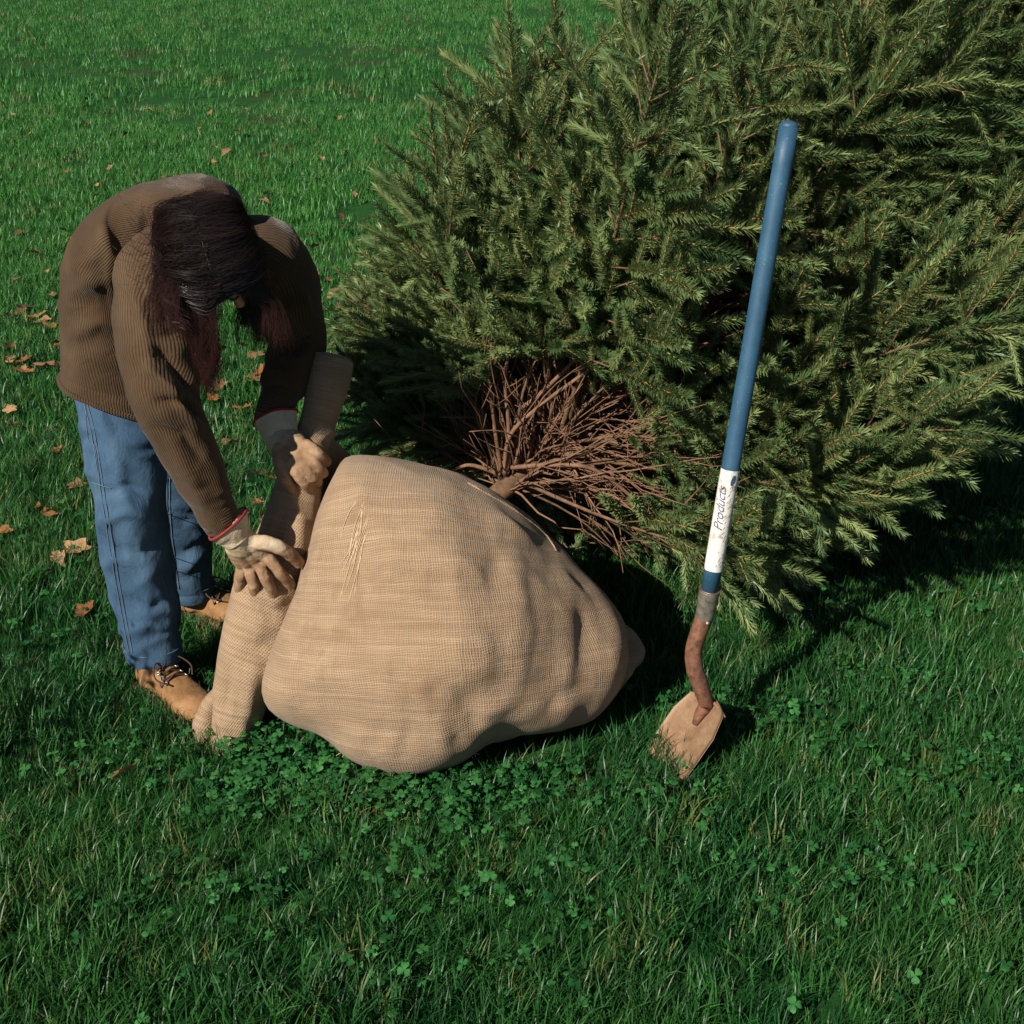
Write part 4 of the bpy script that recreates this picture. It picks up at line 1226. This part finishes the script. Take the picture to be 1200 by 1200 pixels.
def wrinkle(v, nn, ln_amp):
    for sc, am, sd_, st in ln_amp:
        q = v * np.array(st)
        w = vnoise(q + 0.35 * np.stack([vnoise(v, sc * .5, sd_ + 1)] * 3, 1) / sc * 4, sc, sd_)
        v = v + nn * (am * (1 - 2 * np.abs(w)))[:, None]
    return v
def build_jacket():
    shax = unit(SHO_L - SHO_R); hipax = np.array([0.05, 1, 0.0])
    def row(p, ra, rb, ax): return [*p, ra, rb, *ax]
    def mixa(t): return unit(hipax * (1 - t) + shax * t)
    rows = [row(P(154, 462, 2.99), .212, .136, mixa(0)), row(P(152, 430, 3.0), .210, .134, mixa(0)), row(P(150, 385, 2.99), .205, .130, mixa(.1)),
            row(P(152, 342, 2.97), .200, .128, mixa(.25)), row(P(166, 302, 2.94), .200, .122, mixa(.5)), row(P(188, 278, 2.90), .200, .112, mixa(.8)),
            row(P(210, 264, 2.87), .180, .100, mixa(1)), row(P(228, 262, 2.83), .125, .090, mixa(1)), row(P(238, 268, 2.80), .082, .074, mixa(1))]
    v, f, uv, nn = loft(rows, 120, 130, power=2.3)
    fr = np.clip(1 - np.repeat(np.arange(120), 130) / 34., 0, 1)
    v[:, 2] += (v[:130].mean(0)[0] - v[:, 0]) * .42 * fr
    v = wrinkle(v, nn, [(4.5, .006, 31, (1, 1, 1.2)), (11, .003, 33, (1, 1, 1.2))])
    n2 = vert_normals(v, f)
    v = creases(v, n2, [(a_, w_, d_ * .62) for a_, w_, d_ in [([(78, 376), (110, 356), (150, 376)], 12, -.013), ([(76, 348), (105, 330), (135, 340)], 10, .014), ([(85, 410), (120, 396), (160, 414)], 11, -.009),
                        ([(84, 392), (120, 378), (150, 392)], 7, .010), ([(100, 300), (120, 330), (130, 370)], 8, -.012), ([(118, 262), (130, 300), (140, 350)], 8, .012), ([(85, 320), (110, 300), (125, 270)], 8, .010),
                        ([(135, 285), (138, 340), (150, 400), (175, 450)], 6, -.018), ([(95, 425), (130, 440), (160, 470)], 8, -.006), ([(150, 230), (170, 250), (175, 280)], 10, -.010), ([(120, 340), (150, 330)], 7, -.008)]])
    jk = part('jacket', v, f, M['cord'], person, uv)
    # turned hem band
    hr = v[:130].reshape(-1, 3)
    c = hr.mean(0); hem = [c + (q - c) * 1.012 for q in hr] + [c + (hr[0] - c) * 1.012]
    tv, tf = tube(hem, .006, 6); part('hem_band', tv, tf, M['cord'], jk, uv=np.stack([tv[:, 0], tv[:, 2]], 1))
    def sleeve(S, E, W, nm, inner, rs, folds):
        ua = unit(E - S); fa = unit(W - E)
        cc = [[*(S - ua * .05 + inner), rs[0] * .75, rs[0] * .75], [*(S + inner * .35), rs[0], rs[0] * 1.0], [*(S + (E - S) * .35), rs[1], rs[1]], [*(S + (E - S) * .75), rs[2], rs[2]], [*E, rs[3], rs[3]],
              [*(E + (W - E) * .3), rs[4], rs[4]], [*(E + (W - E) * .65), rs[5], rs[5]], [*(W - fa * .045), rs[6], rs[6]], [*(W + fa * .025), rs[6] * .9, rs[6] * .9]]
        v, f, uv, nn = loft(cc, 110, 72, side=(.4, .85, .1))
        v = wrinkle(v, nn, [(7, .006, 41, (1, 1, 1.2)), (18, .0022, 43, (1, 1, 1.2))])
        n2 = vert_normals(v, f); v = creases(v, n2, [(a_, w_ * 1.0, d_ * 1.5) for a_, w_, d_ in folds])
        sl = part(nm, v, f, M['cord'], jk, uv)
        # buttoned cuff
        a0, a1 = W - fa * .055, W + fa * .016
        v, f, uv2, nn = loft([[*a0, rs[6] * 1.05, rs[6] * 1.05], [*((a0 + a1) / 2), rs[6] * 1.09, rs[6] * 1.06], [*a1, rs[6] * 1.02, rs[6] * 1.0]], 12, 60, side=(.4, .85, .1))
        uv2 = uv2[:, ::-1]
        part('cuff', v, f, M['cord'], jk, uv2)
        return sl
    sleeve(SHO_R, ELB_R, WRI_R, 'sleeve', np.array([.06, .08, -.01]), [.094, .084, .076, .068, .058, .051, .041],
           [([(172, 400), (200, 425), (240, 470)], 6, -.016), ([(165, 420), (200, 455), (232, 500)], 6, .014), ([(185, 470), (215, 470), (240, 490)], 5, -.014), ([(182, 500), (215, 510), (238, 540)], 6, -.010),
            ([(200, 520), (225, 560), (240, 590)], 8, .006), ([(155, 330), (170, 380), (180, 430)], 7, .010), ([(190, 340), (200, 390)], 7, -.010),
            ([(225, 575), (245, 570), (258, 575)], 5, -.003)])
    sleeve(SHO_L, ELB_L, WRI_L, 'sleeve', np.array([-.07, -.09, -.04]), [.094, .080, .072, .066, .058, .050, .041],
           [([(320, 400), (345, 410), (370, 395)], 6, -.014), ([(315, 430), (340, 440)], 5, .010), ([(350, 330), (362, 370)], 6, .008)])
    # collar turned down round the neck
    c = []
    for a in np.linspace(-1.0, 1.0, 15):
        p = NECK + HF * 0 + unit(SHO_L - SHO_R) * math.sin(a) * .082 + np.array([-.70, .45, .25]) * math.cos(a) * .075 + np.array([.02, -.02, .025])
        c.append([*p, .030, .010])
    v, f, uv, nn = loft(c, 50, 14, side=(-.3, .2, .9)); part('collar', v, f, M['cord'], jk, uv)
    c = [[*hp(.055, -.045, -.135), .022, .004], [*hp(.075, -.02, -.155), .026, .005], [*hp(.095, .012, -.150), .006, .003]]
    v, f, uv, nn = loft(c, 16, 12, side=(0, .3, 1)); part('shirt_collar', v, f, M['shirt'], jk)
build_jacket()

def build_jeans():
    ms = []
    for H, K, A, hem, w in ((HIP_R, KNE_R, ANK_R, P(181, 768, 2.845), 0), (HIP_L, KNE_L, ANK_L, P(221, 692, 3.215), 1)):
        c = [[*(H + [0, 0, .06]), .070, .080], [*H, .086, .094], [*(H + (K - H) * .4), .092, .092], [*(H + (K - H) * .75), .084, .086], [*K, .078, .080], [*(K + (hem - K) * .35), .076, .080], [*(K + (hem - K) * .7), .066, .072], [*(hem + unit(K - hem) * .02), .060, .068], [*(hem), .060, .070]]
        v, f, uv, nn = loft(c, 60, 44, side=(.3, .9, 0)); ms.append((v, f))
    ms.append(ellipsoid(PELV + [0, 0, -.02], (.092, .160, .12), None, 32, 20))
    v, f, n = fuse(ms, .008, 3)
    v = wrinkle(v, n, [(6, .009, 51, (1, 1, .9)), (14, .0045, 52, (1, 1, .9))])
    n2 = vert_normals(v, f)
    v = creases(v, n2, [([(118, 580), (150, 570), (188, 585)], 6, -.012), ([(120, 610), (150, 600), (190, 612)], 6, .010), ([(130, 640), (165, 650), (192, 630)], 6, -.008),
                        ([(150, 700), (175, 715), (200, 700)], 5, -.008), ([(150, 740), (178, 730), (203, 742)], 5, .008), ([(110, 470), (140, 500), (180, 510)], 8, -.010), ([(195, 600), (215, 612), (230, 600)], 5, -.008),
                        ([(200, 660), (218, 668), (232, 655)], 5, .008), ([(135, 520), (140, 560), (150, 600)], 8, .008), ([(200, 640), (215, 650), (230, 640)], 5, -.008)])
    jn = part('jeans', v, f, M['denim'], person)
    from mathutils.bvhtree import BVHTree
    bv = BVHTree.FromPolygons([tuple(x) for x in v], f)
    def on(u, w, lift=.0015):
        h = bv.ray_cast(Vector((0, 0, CAM_H)), Vector(ray(u, w)))
        if h[0] is None: return None
        return np.array(h[0]) + np.array(h[1]) * lift
    for pl, gap in (([(92, 452), (106, 500), (116, 560), (124, 610), (134, 670), (146, 735), (152, 765)], 4), ([(196, 560), (197, 610), (203, 660), (207, 690)], 3), ([(100, 470), (104, 515), (112, 525), (118, 570)], 0), ([(108, 565), (130, 572)], 0)):
        for dx in ((0, gap) if gap else (0,)):
            q = [on(a + dx, b_) for a, b_ in catmull(np.array(pl, float), 40)]
            q = [x for x in q if x is not None]
            if len(q) > 4:
                sv, sf = tube(q, .0011, 5); part('seam', sv, sf, M['stitch'], jn)
    for hem, K, r in ((P(181, 768, 2.845), KNE_R, (.0625, .0725)), (P(221, 692, 3.215), KNE_L, (.0625, .0725))):
        u = unit(K - hem)
        c = [[*(hem - u * .006), r[0], r[1]], [*(hem + u * .018), r[0] + .002, r[1] + .002], [*(hem + u * .042), r[0] + .001, r[1] + .001]]
        hv, hf, uv, nn = loft(c, 14, 60, side=(.3, .9, 0)); hv = hv + nn * (.004 * vnoise(hv, 26, 7))[:, None]
        h = part('trouser_hem', hv, hf, M['denim'], jn)
        ringp = hv[11 * 60:12 * 60]; cc = ringp.mean(0); ring = [cc + (q - cc) * 1.02 for q in ringp]; ring.append(ring[0])
        sv, sf = tube(ring, .0013, 5); part('hem_stitch', sv, sf, M['stitch'], h)
build_jeans()

def build_boot(heel, toe, lift=-0.022):
    d = toe - heel; d[2] = 0; X = unit(d); Yv = np.array([-X[1], X[0], 0]); Z = np.array([0, 0, 1.0])
    def w(x, y, z): return heel + X * x + Yv * y + Z * (z + lift)
    prof = [(0.000, .028, .100), (.020, .036, .120), (.06, .037, .125), (.10, .037, .115), (.14, .041, .098), (.18, .047, .084), (.22, .050, .078), (.255, .046, .072), (.28, .034, .060), (.292, .016, .045)]
    V, F = [], []
    K = 24
    for x, hw, top in prof:
        for j in range(K):
            a = j / K * 2 * math.pi
            ca, sa = math.cos(a), math.sin(a)
            yy = hw * np.sign(ca) * abs(ca) ** .8; zz = (.02 + top) / 2 + (top - .02) / 2 * np.sign(sa) * abs(sa) ** .75
            V.append(w(x, yy, zz))
    for i in range(len(prof) - 1):
        for j in range(K): F.append((i * K + j, i * K + (j + 1) % K, (i + 1) * K + (j + 1) % K, (i + 1) * K + j))
    F.append(tuple(range(K - 1, -1, -1))); F.append(tuple(range((len(prof) - 1) * K, len(prof) * K)))
    F = [q[::-1] for q in F]
    shaft = tube([w(.065, 0, .05), w(.062, 0, .10), w(.055, 0, .15), w(.048, 0, .205)], [.052, .050, .047, .048], 24, 10)
    v, f, n = fuse([(np.array(V), F), shaft, ellipsoid(w(.245, 0, .048), (.045, .045, .036), None, 20, 12)], .006, 5)
    v = v + n * (.0022 * vnoise(v, 40, 61) + .003 * vnoise(v, 16, 62))[:, None]
    bt = part('boot', v, f, M['nubuck'], person)
    ol = []
    for x, hw, _ in prof: ol.append((x - .004 if x == 0 else x + (.004 if x > .28 else 0), hw + .005))
    pts = [(x, h) for x, h in ol] + [(x, -h) for x, h in ol[::-1]]
    n_ = len(pts); SV = [w(x, y, -.004) for x, y in pts] + [w(x, y, .026) for x, y in pts]
    SF = [tuple(range(n_ - 1, -1, -1)), tuple(range(n_, 2 * n_))] + [(i, (i + 1) % n_, n_ + (i + 1) % n_, n_ + i) for i in range(n_)]
    part('sole', SV, SF, M['sole'], bt, smooth=False)
    from mathutils.bvhtree import BVHTree
    bv = BVHTree.FromPolygons([tuple(x) for x in v], f)
    def surf(x, y, z0=.3):
        h = bv.ray_cast(Vector(w(x, y, z0)), Vector((0, 0, -1)))
        return (np.array(h[0]) + np.array(h[1]) * .003) if h[0] is not None else w(x, y, .1)
    for k, (x, sp) in enumerate([(.118, .024), (.136, .026), (.155, .028)]):
        pe = [surf(x, sp), surf(x, -sp)]
        for p in pe:
            a = np.linspace(0, 2 * math.pi, 14); up = unit(p - w(x, 0, .06)); s = unit(np.cross(up, X)); t = np.cross(up, s)
            rv, rf = tube([p + (s * math.cos(q) + t * math.sin(q)) * .0042 for q in a], .0017, 6); part('eyelet', rv, rf, M['eyelet'], bt)
        lv, lf = tube([pe[0], surf(x - .006, 0) + [0, 0, .003], surf(x - .012, -sp)], .0022, 6, 12); part('lace', lv, lf, M['lace'], bt)
        lv, lf = tube([pe[1], surf(x - .006, 0) + [0, 0, .005], surf(x - .012, sp)], .0022, 6, 12); part('lace', lv, lf, M['lace'], bt)
    for s in (-1, 1):
        b0 = surf(.112, 0) + [0, 0, .006]
        lv, lf = tube([b0, b0 + Yv * .03 * s + [0, 0, .010], b0 + Yv * .05 * s + X * .03 - [0, 0, .01], b0 + Yv * .035 * s + X * .06 - [0, 0, .022]], .0022, 6, 16); part('lace', lv, lf, M['lace'], bt)
    # stitched quarter seam
    q = [surf(.15, s * .0 + y) for s in (1,) for y in np.linspace(-.044, .044, 15)]
    lv, lf = tube(q, .0014, 5); part('seam', lv, lf, M['sole'], bt)
_h = G(170, 797, .0); _t = G(232, 838, .0)
build_boot(_h, _h + unit(_t - _h) * .285)
_h = P(206, 716, 3.25) * np.array([1, 1, 0]); _t = G(292, 728, .0)
build_boot(_h, _h + unit(_t - _h) * .285)

def build_glove(wrist, elbow, knuckles, fingers, thumb, palm_r, cuff_len, rf):
    ms = []
    kc = np.mean(knuckles, 0)
    for k in knuckles:
        ms.append(capsule_chain([wrist + (kc - wrist) * .12 + (k - kc) * .45, (wrist + k) / 2 + (k - kc) * .2, k], [palm_r * .95, palm_r, rf * 1.25]))
    ms.append(capsule_chain([wrist - unit(kc - wrist) * .03, wrist + (kc - wrist) * .3], [palm_r * 1.5, palm_r * 1.5]))
    for ch in fingers: ms.append(capsule_chain(ch, [rf * 1.18, rf * 1.05, rf * 1.0, rf * .92][:len(ch)] if len(ch) == 4 else [rf * 1.15, rf, rf * .9]))
    ms.append(capsule_chain(thumb, [rf * 1.45, rf * 1.28, rf * 1.12, rf * 1.0]))
    v, f, n = fuse(ms, .0032, 4, .45)
    v = wrinkle(v, n, [(22, .0016, 71, (1, 1, 1)), (55, .0007, 72, (1, 1, 1))])
    g = part('glove', v, f, M['glove'], person)
    ax = unit(kc - wrist); tone = np.clip(((v - wrist) @ ax - .028) / .035, 0, 1)
    at = g.data.attributes.new('tone', 'FLOAT', 'POINT'); at.data.foreach_set('value', tone.astype(np.float32))
    u = unit(elbow - wrist)
    c = [[*(wrist - u * .012), palm_r * 1.45, palm_r * 1.45], [*(wrist + u * .006), palm_r * 1.72, palm_r * 1.6], [*(wrist + u * cuff_len * .5), palm_r * 2.0, palm_r * 1.85], [*(wrist + u * cuff_len), palm_r * 2.3, palm_r * 2.15]]
    v, f, uv, nn = loft(c, 26, 48, side=(.75, .3, .5), caps=False)
    fade = np.repeat(np.linspace(0.2, 1, 26), 48)
    v = v + nn * (fade * .009 * vnoise(v, 24, 73))[:, None]
    cf = part('glove_cuff', v, f, M['cuff'], g, uv)
    sm = cf.modifiers.new('thick', 'SOLIDIFY'); sm.thickness = .003
    ring = list(v[-48:]); ring.append(ring[0])
    tv, tf = tube(ring, .0032, 8); part('binding', tv, tf, M['trim'], cf)
def pts(*a): return [P(*q) for q in a]
build_glove(P(277, 628, 2.60), P(258, 606, 2.60),
            pts((309, 649, 2.622), (301, 656, 2.628), (292, 661, 2.640), (284, 662, 2.655)),
            [pts((309, 649, 2.622), (321, 662, 2.612), (332, 675, 2.617), (340, 685, 2.636)), pts((301, 656, 2.628), (309, 672, 2.615), (316, 687, 2.622), (321, 698, 2.642)),
             pts((292, 661, 2.640), (295, 676, 2.630), (298, 689, 2.638), (299, 699, 2.656)), pts((284, 662, 2.655), (282, 674, 2.650), (281, 685, 2.660), (281, 693, 2.676))],
            pts((288, 634, 2.605), (314, 637, 2.596), (334, 645, 2.604), (350, 659, 2.63)), .0225, .034, .0128)
build_glove(P(329, 512, 2.825), P(321, 484, 2.86),
            pts((332, 541, 2.760), (343, 540, 2.752), (352, 535, 2.754), (359, 527, 2.766)),
            [pts((340, 543, 2.752), (348, 555, 2.738), (357, 566, 2.742), (363, 574, 2.762)), pts((350, 538, 2.754), (359, 549, 2.738), (367, 558, 2.744), (372, 565, 2.766)),
             pts((356, 530, 2.760), (366, 540, 2.746), (374, 548, 2.752), (379, 554, 2.775)), pts((360, 522, 2.770), (370, 529, 2.758), (378, 536, 2.766), (383, 541, 2.79))],
            pts((328, 527, 2.772), (328, 546, 2.752), (335, 563, 2.740), (345, 577, 2.752)), .0240, .050, .0122)

def build_hair():
    hx = np.array([HF, HL, HU])
    v, f = ellipsoid(hp(-.018, 0, .028), (.100, .081, .093), hx, 36, 22)
    v = np.array(v); rel = (v - HEAD) @ hx.T
    fr = rel[:, 0]                                             # pull the cap back from the face
    low = np.clip((.030 - rel[:, 2]) / .06, 0, 1) * np.clip((fr + .0) / .06, 0, 1)
    v = v - HF * (low * .05)[:, None]
    cap = part('hair', v, f, M['haircap'], person)
    r = random.Random(9)
    V, F, U = [], [], []
    def strand(path, w, n=12, wav=.006, ph_=None, fr=11.0):
        c = catmull(np.array(path), n)
        t_ = np.linspace(0, 1, n)[:, None]; ph_ = r.uniform(0, 6.28) if ph_ is None else ph_; am = wav * r.uniform(.5, 1)
        c = c + np.concatenate([np.sin(t_ * fr + ph_), np.sin(t_ * fr * .8 + ph_ * 2) * .5, np.cos(t_ * fr * 1.1 + ph_)], 1) * am * np.clip(t_ * 2.2 - .1, 0, 1)
        tn = unit(np.gradient(c, axis=0)); vd = unit(c - np.array([0.2, 0, 1.6])); s = unit(np.cross(tn, vd)); b = len(V); g = r.random()
        for i in range(n):
            ww = w * (1 - .75 * (i / (n - 1)) ** 2)
            V.append(c[i] - s[i] * ww); V.append(c[i] + s[i] * ww); U.extend([(g, i / (n - 1))] * 2)
        for i in range(n - 1): F.append((b + 2 * i, b + 2 * i + 1, b + 2 * i + 3, b + 2 * i + 2))
    def scalp(a, b, lift=1.06):
        """a: along the parting from back (-1) to brow (1); b: sideways -1..1 (negative is the near side)"""
        th = a * 1.15; ph = b * 1.45
        f_ = math.sin(th) * math.cos(ph * .55); l_ = math.sin(ph); u_ = math.cos(th) * math.cos(ph)
        q = unit([f_, l_, u_])
        return HEAD + HF * (-.018 + .100 * q[0] * lift) + HL * (.081 * q[1] * lift) + HU * (.028 + .093 * q[2] * lift)
    side_sign = -1 if (HL[0] > 0) else 1      # the side of the head towards the left of the picture
    def lock(guide, n, spread, w, wav, seg):
        g = np.array(guide); m = len(g)
        prof = np.interp(np.linspace(0, 1, m), [0, .35, .75, 1], [.9, 1.0, .8, .45])
        phase = r.uniform(0, 6.28); fr = r.uniform(7, 13)
        for k in range(n):
            off = np.array([r.gauss(0, 1), r.gauss(0, 1), r.gauss(0, 1)]) * spread
            q = g + off * prof[:, None] + np.array([[r.gauss(0, .0012) for _ in range(3)] for _ in range(m)])
            q[-1] += np.array([r.gauss(0, .006), r.gauss(0, .004), r.gauss(0, .012)])
            strand(q, w * r.uniform(.7, 1.2), seg, wav, phase + r.gauss(0, .35), fr)
    for k in range(120):          # near side: long wavy locks falling past the cheek
        a = r.uniform(-1.3, .95); lift = r.uniform(1.03, 1.20) + (.12 if r.random() < .2 else 0); b1 = side_sign * r.uniform(.03, .07)
        jt = r.gauss(0, .12)
        p0 = scalp(a, b1, 1.04); p1 = scalp(a + jt * .5, side_sign * r.uniform(.28, .42), lift); p2 = scalp(a * .85 + jt, side_sign * r.uniform(.65, .85), lift * 1.06)
        z = r.random(); dep = 2.575 + .07 * r.random()
        if z < .10:               # spread over the near shoulder
            e1 = P(r.uniform(192, 212), r.uniform(305, 335), 2.565); e2 = P(r.uniform(172, 206), r.uniform(340, 375), 2.545); e3 = e2 + np.array([r.uniform(-.01, .03), 0, -.03])
        elif z < .45:
            e1 = P(r.gauss(205, 10), r.gauss(345, 10), dep); e2 = P(r.gauss(215, 10), r.gauss(385, 12), dep); e3 = P(r.gauss(226, 9), r.gauss(412, 14), dep)
        else:
            e1 = P(r.gauss(228, 9), r.gauss(355, 8), dep); e2 = P(r.gauss(236, 8), r.gauss(402, 10), dep); e3 = P(r.gauss(243, 7), r.gauss(436, 12), dep + .01)
        lock([p0, p1, p2, (p2 + e1) / 2 + np.array([r.gauss(-.008, .008), -.008, .004]), e1, e2, e3], 36, .0058, .00042, .009, 22)
    for k in range(70):           # far side, hanging in the shade
        a = r.uniform(-1.3, .95); lift = r.uniform(1.03, 1.16)
        p0 = scalp(a, -side_sign * r.uniform(-.005, .05), 1.04); p1 = scalp(a + r.gauss(0, .06), -side_sign * .42, lift); p2 = scalp(a * .9 + r.gauss(0, .1), -side_sign * r.uniform(.75, .95), lift * 1.05)
        e1 = P(r.gauss(292, 9), r.gauss(343, 7), 2.74 + .06 * r.random()); e2 = P(r.gauss(296, 9), r.gauss(362, 9), 2.75 + .05 * r.random()); e3 = e2 + np.array([r.gauss(.01, .010), 0, -r.uniform(.0, .09) * r.random()])
        lock([p0, p1, p2, (p2 + e1) / 2, e1, e2, e3], 30, .0055, .00042, .006, 18)
    for k in range(26):           # fringe locks over the brow
        sg = side_sign if k % 3 else -side_sign
        p0 = scalp(r.uniform(.6, .95), sg * .03, 1.05); p1 = scalp(1.05, sg * r.uniform(.25, .5), 1.10)
        e1 = p1 + HF * .05 + HL * (sg * r.uniform(.01, .05)) + HU * -.02; e2 = e1 + np.array([r.gauss(0, .012), 0, -r.uniform(.04, .09)])
        lock([p0, p1, e1, e2], 22, .0035, .0004, .004, 14)
    for k in range(110):          # flyaway curls
        a = r.uniform(-1, .6); p2 = scalp(a, side_sign * r.uniform(.4, 1), 1.12)
        d = np.array([r.uniform(-1, -.2), r.uniform(-.5, 0), r.gauss(-.2, .4)]); d = unit(d) * r.uniform(.04, .11)
        cu = np.array([0, 0, r.uniform(-.04, .04)])
        strand([p2, p2 + d * .5 + cu, p2 + d - cu * .4, p2 + d * 1.1 - cu * 1.2 + [.02, 0, -.02]], r.uniform(.0002, .0004), 12)
    pv, pf = tube([scalp(a_, side_sign * (.02 + .015 * math.sin(a_ * 5)), 1.058) for a_ in np.linspace(-.35, .9, 16)], [.0006, .0016, .0014, .0006], 6, 30)
    part('parting', pv, pf, M['scalp'], cap)
    part('hair_strands', V, F, M['hair'], cap, uv=U)['kind'] = 'stuff'
build_hair()

# ------------------------------------------------------------------ fallen leaves, each one a thing
def leaf_mesh(seed):
    r = np.random.default_rng(seed)
    n = 22; V = [np.zeros(3)]; F = []
    lob = r.integers(3, 6)
    for i in range(n):
        a = i / n * 2 * math.pi
        rad = (.62 + .38 * abs(math.cos(a * lob / 2))) * (1 + .1 * r.normal())
        V.append(np.array([math.cos(a) * rad, math.sin(a) * rad * .62, 0]))
    for ring in (0.5,):
        m = len(V)
        for i in range(n): V.append(V[1 + i] * ring)
        F += [(0, m + i, m + (i + 1) % n) for i in range(n)]
        F += [(m + i, 1 + i, 1 + (i + 1) % n, m + (i + 1) % n) for i in range(n)]
    V = np.array(V)
    V[:, 2] = .30 * V[:, 0] ** 2 * r.uniform(-.5, 1.2) + .5 * V[:, 1] ** 2 * r.uniform(.2, 1.5) + .05 * r.normal(size=len(V))
    st, sf = tube([(-.55, 0, 0), (-.8, .03, .02), (-1.1, .10, .06)], .018, 4)
    v, f = join((V, F), (st, sf))
    return new_mesh('fallen_leaf', v * .5, f)
M['deadleaf'] = []
for nm, c in (('dry_tan_leaf', (.30, .17, .085)), ('orange_brown_leaf', (.30, .12, .045)), ('dark_brown_leaf', (.12, .060, .032))):
    M['deadleaf'].append(leaf_material(nm, tuple(x * .75 for x in c), tuple(x * 1.35 for x in c), .15, rough=.7))
def build_leaves():
    r = random.Random(4)
    protos = []
    for k in range(3):
        row = []
        for s in range(5):
            me = leaf_mesh(100 + 10 * k + s); me.materials.append(M['deadleaf'][k]); row.append(me)
        protos.append(row)
    spots = [(55, 432, 1.3), (30, 438, 1), (75, 436, 1.2), (28, 425, .9), (60, 385, 1), (52, 378, 1.1), (70, 380, 1), (15, 500, .8), (12, 482, .8), (60, 605, 1), (55, 600, .8), (98, 718, 1.2), (5, 625, .9),
             (90, 645, 1.1), (68, 655, .9), (302, 558, 1.1), (305, 446, 1.4), (300, 442, 1.2), (318, 362, 1.1), (398, 352, 1.4), (404, 360, 1.3), (392, 345, 1.1), (386, 332, 1.), (405, 450, 1.2), (255, 455, 1.), (250, 470, .9),
             (78, 275, 1.2), (400, 258, 1.), (145, 905, 1.1), (90, 570, .9), (440, 285, 1), (445, 300, 1.1), (430, 262, 1), (40, 300, 1), (20, 330, 1.1), (60, 350, 1), (30, 365, 1.2), (80, 400, 1), (12, 410, 1),
             (300, 420, 1), (285, 480, .9), (270, 520, .9), (360, 340, 1)]
    for u, v, s in spots:
        p = G(u, v, .03); place(p, s, r, protos)
    for k in range(140):
        u, v = r.uniform(-40, 480), 60 + 370 * r.random() ** .8 
        p = G(u, v, .03); place(p, r.uniform(.7, 1.2), r, protos)
    for k in range(22):
        u, v = r.uniform(0, 340), r.uniform(380, 640); p = G(u, v, .03); place(p, r.uniform(.5, .9), r, protos)
def place(p, s, r, protos):
    k = r.choices([0, 1, 2], [.5, .3, .2])[0]
    o = bpy.data.objects.new('fallen_leaf', protos[k][r.randrange(5)]); COL.objects.link(o)
    far = min(1.0, max(0, (p[1] - 4) / 6))
    o.location = (p[0], p[1], (.036 + .030 * far)); sc = .092 * s * r.uniform(.8, 1.1)
    o.scale = (sc, sc, sc); o.rotation_euler = (r.gauss(0, .25), r.gauss(0, .25), r.uniform(0, 6.28))
    w = proj(p)[0]
    if w[1] < 235: wh = 'far out on the open lawn'
    elif w[0] < 150 and w[1] < 475: wh = 'in the leaf litter behind the jacket'
    elif w[0] > 235 and w[1] < 480: wh = 'on the grass between jacket and spruce'
    else: wh = 'on the grass near the jeans'
    kind = ['dry curled tan leaf', 'orange brown fallen leaf', 'dark brown withered leaf'][k]
    tag(o, kind + ' ' + wh, 'leaf', kind + ' ' + wh)
build_leaves()

# ------------------------------------------------------------------ shrub added out of view to cast shade on the grass by the person
def build_shade_shrub(base, h, n, seed):
    r = random.Random(seed)
    sh = thing('shade_shrub', 'leafy green shrub added out of view to shade the grass by the person', 'shade_shrub', base)
    ms, V, F = [], [], []
    for k in range(16):
        a = r.uniform(0, 6.28); sp = r.uniform(.1, .42)
        e = base + np.array([math.cos(a) * sp, math.sin(a) * sp, h * r.uniform(.6, 1)])
        mid = base + (e - base) * .5 + np.array([r.gauss(0, .04), r.gauss(0, .04), .05])
        ms.append(tube([base + [math.cos(a) * .03, math.sin(a) * .03, -.03], mid, e], [.009, .006, .002], 6, 10))
        for j in range(n // 16):
            t = r.uniform(.35, 1.0); c = (base * (1 - t) ** 2 + 2 * mid * t * (1 - t) + e * t * t) + np.array([r.gauss(0, .07), r.gauss(0, .07), r.gauss(0, .06)])
            d = unit(np.array([r.gauss(0, 1), r.gauss(0, 1), r.gauss(0, .6)])); s_ = unit(np.cross(d, [r.gauss(0, 1), r.gauss(0, 1), r.gauss(0, 1)])); l = r.uniform(.03, .055)
            b = len(V); up = np.cross(d, s_) * l * .12
            V += [c, c + d * l * .5 + s_ * l * .28 + up, c + d * l, c + d * l * .5 - s_ * l * .28 + up, c + d * l * .5]
            F += [(b, b + 1, b + 4), (b + 1, b + 2, b + 4), (b + 2, b + 3, b + 4), (b + 3, b, b + 4)]
    v, f = join(*ms); part('stems', v, f, M['bark'], sh)
    part('leaves', V, F, M['clover'], sh)['kind'] = 'stuff'
build_shade_shrub(np.array([-1.98, 1.90, 0.]), 1.0, 1300, 3)
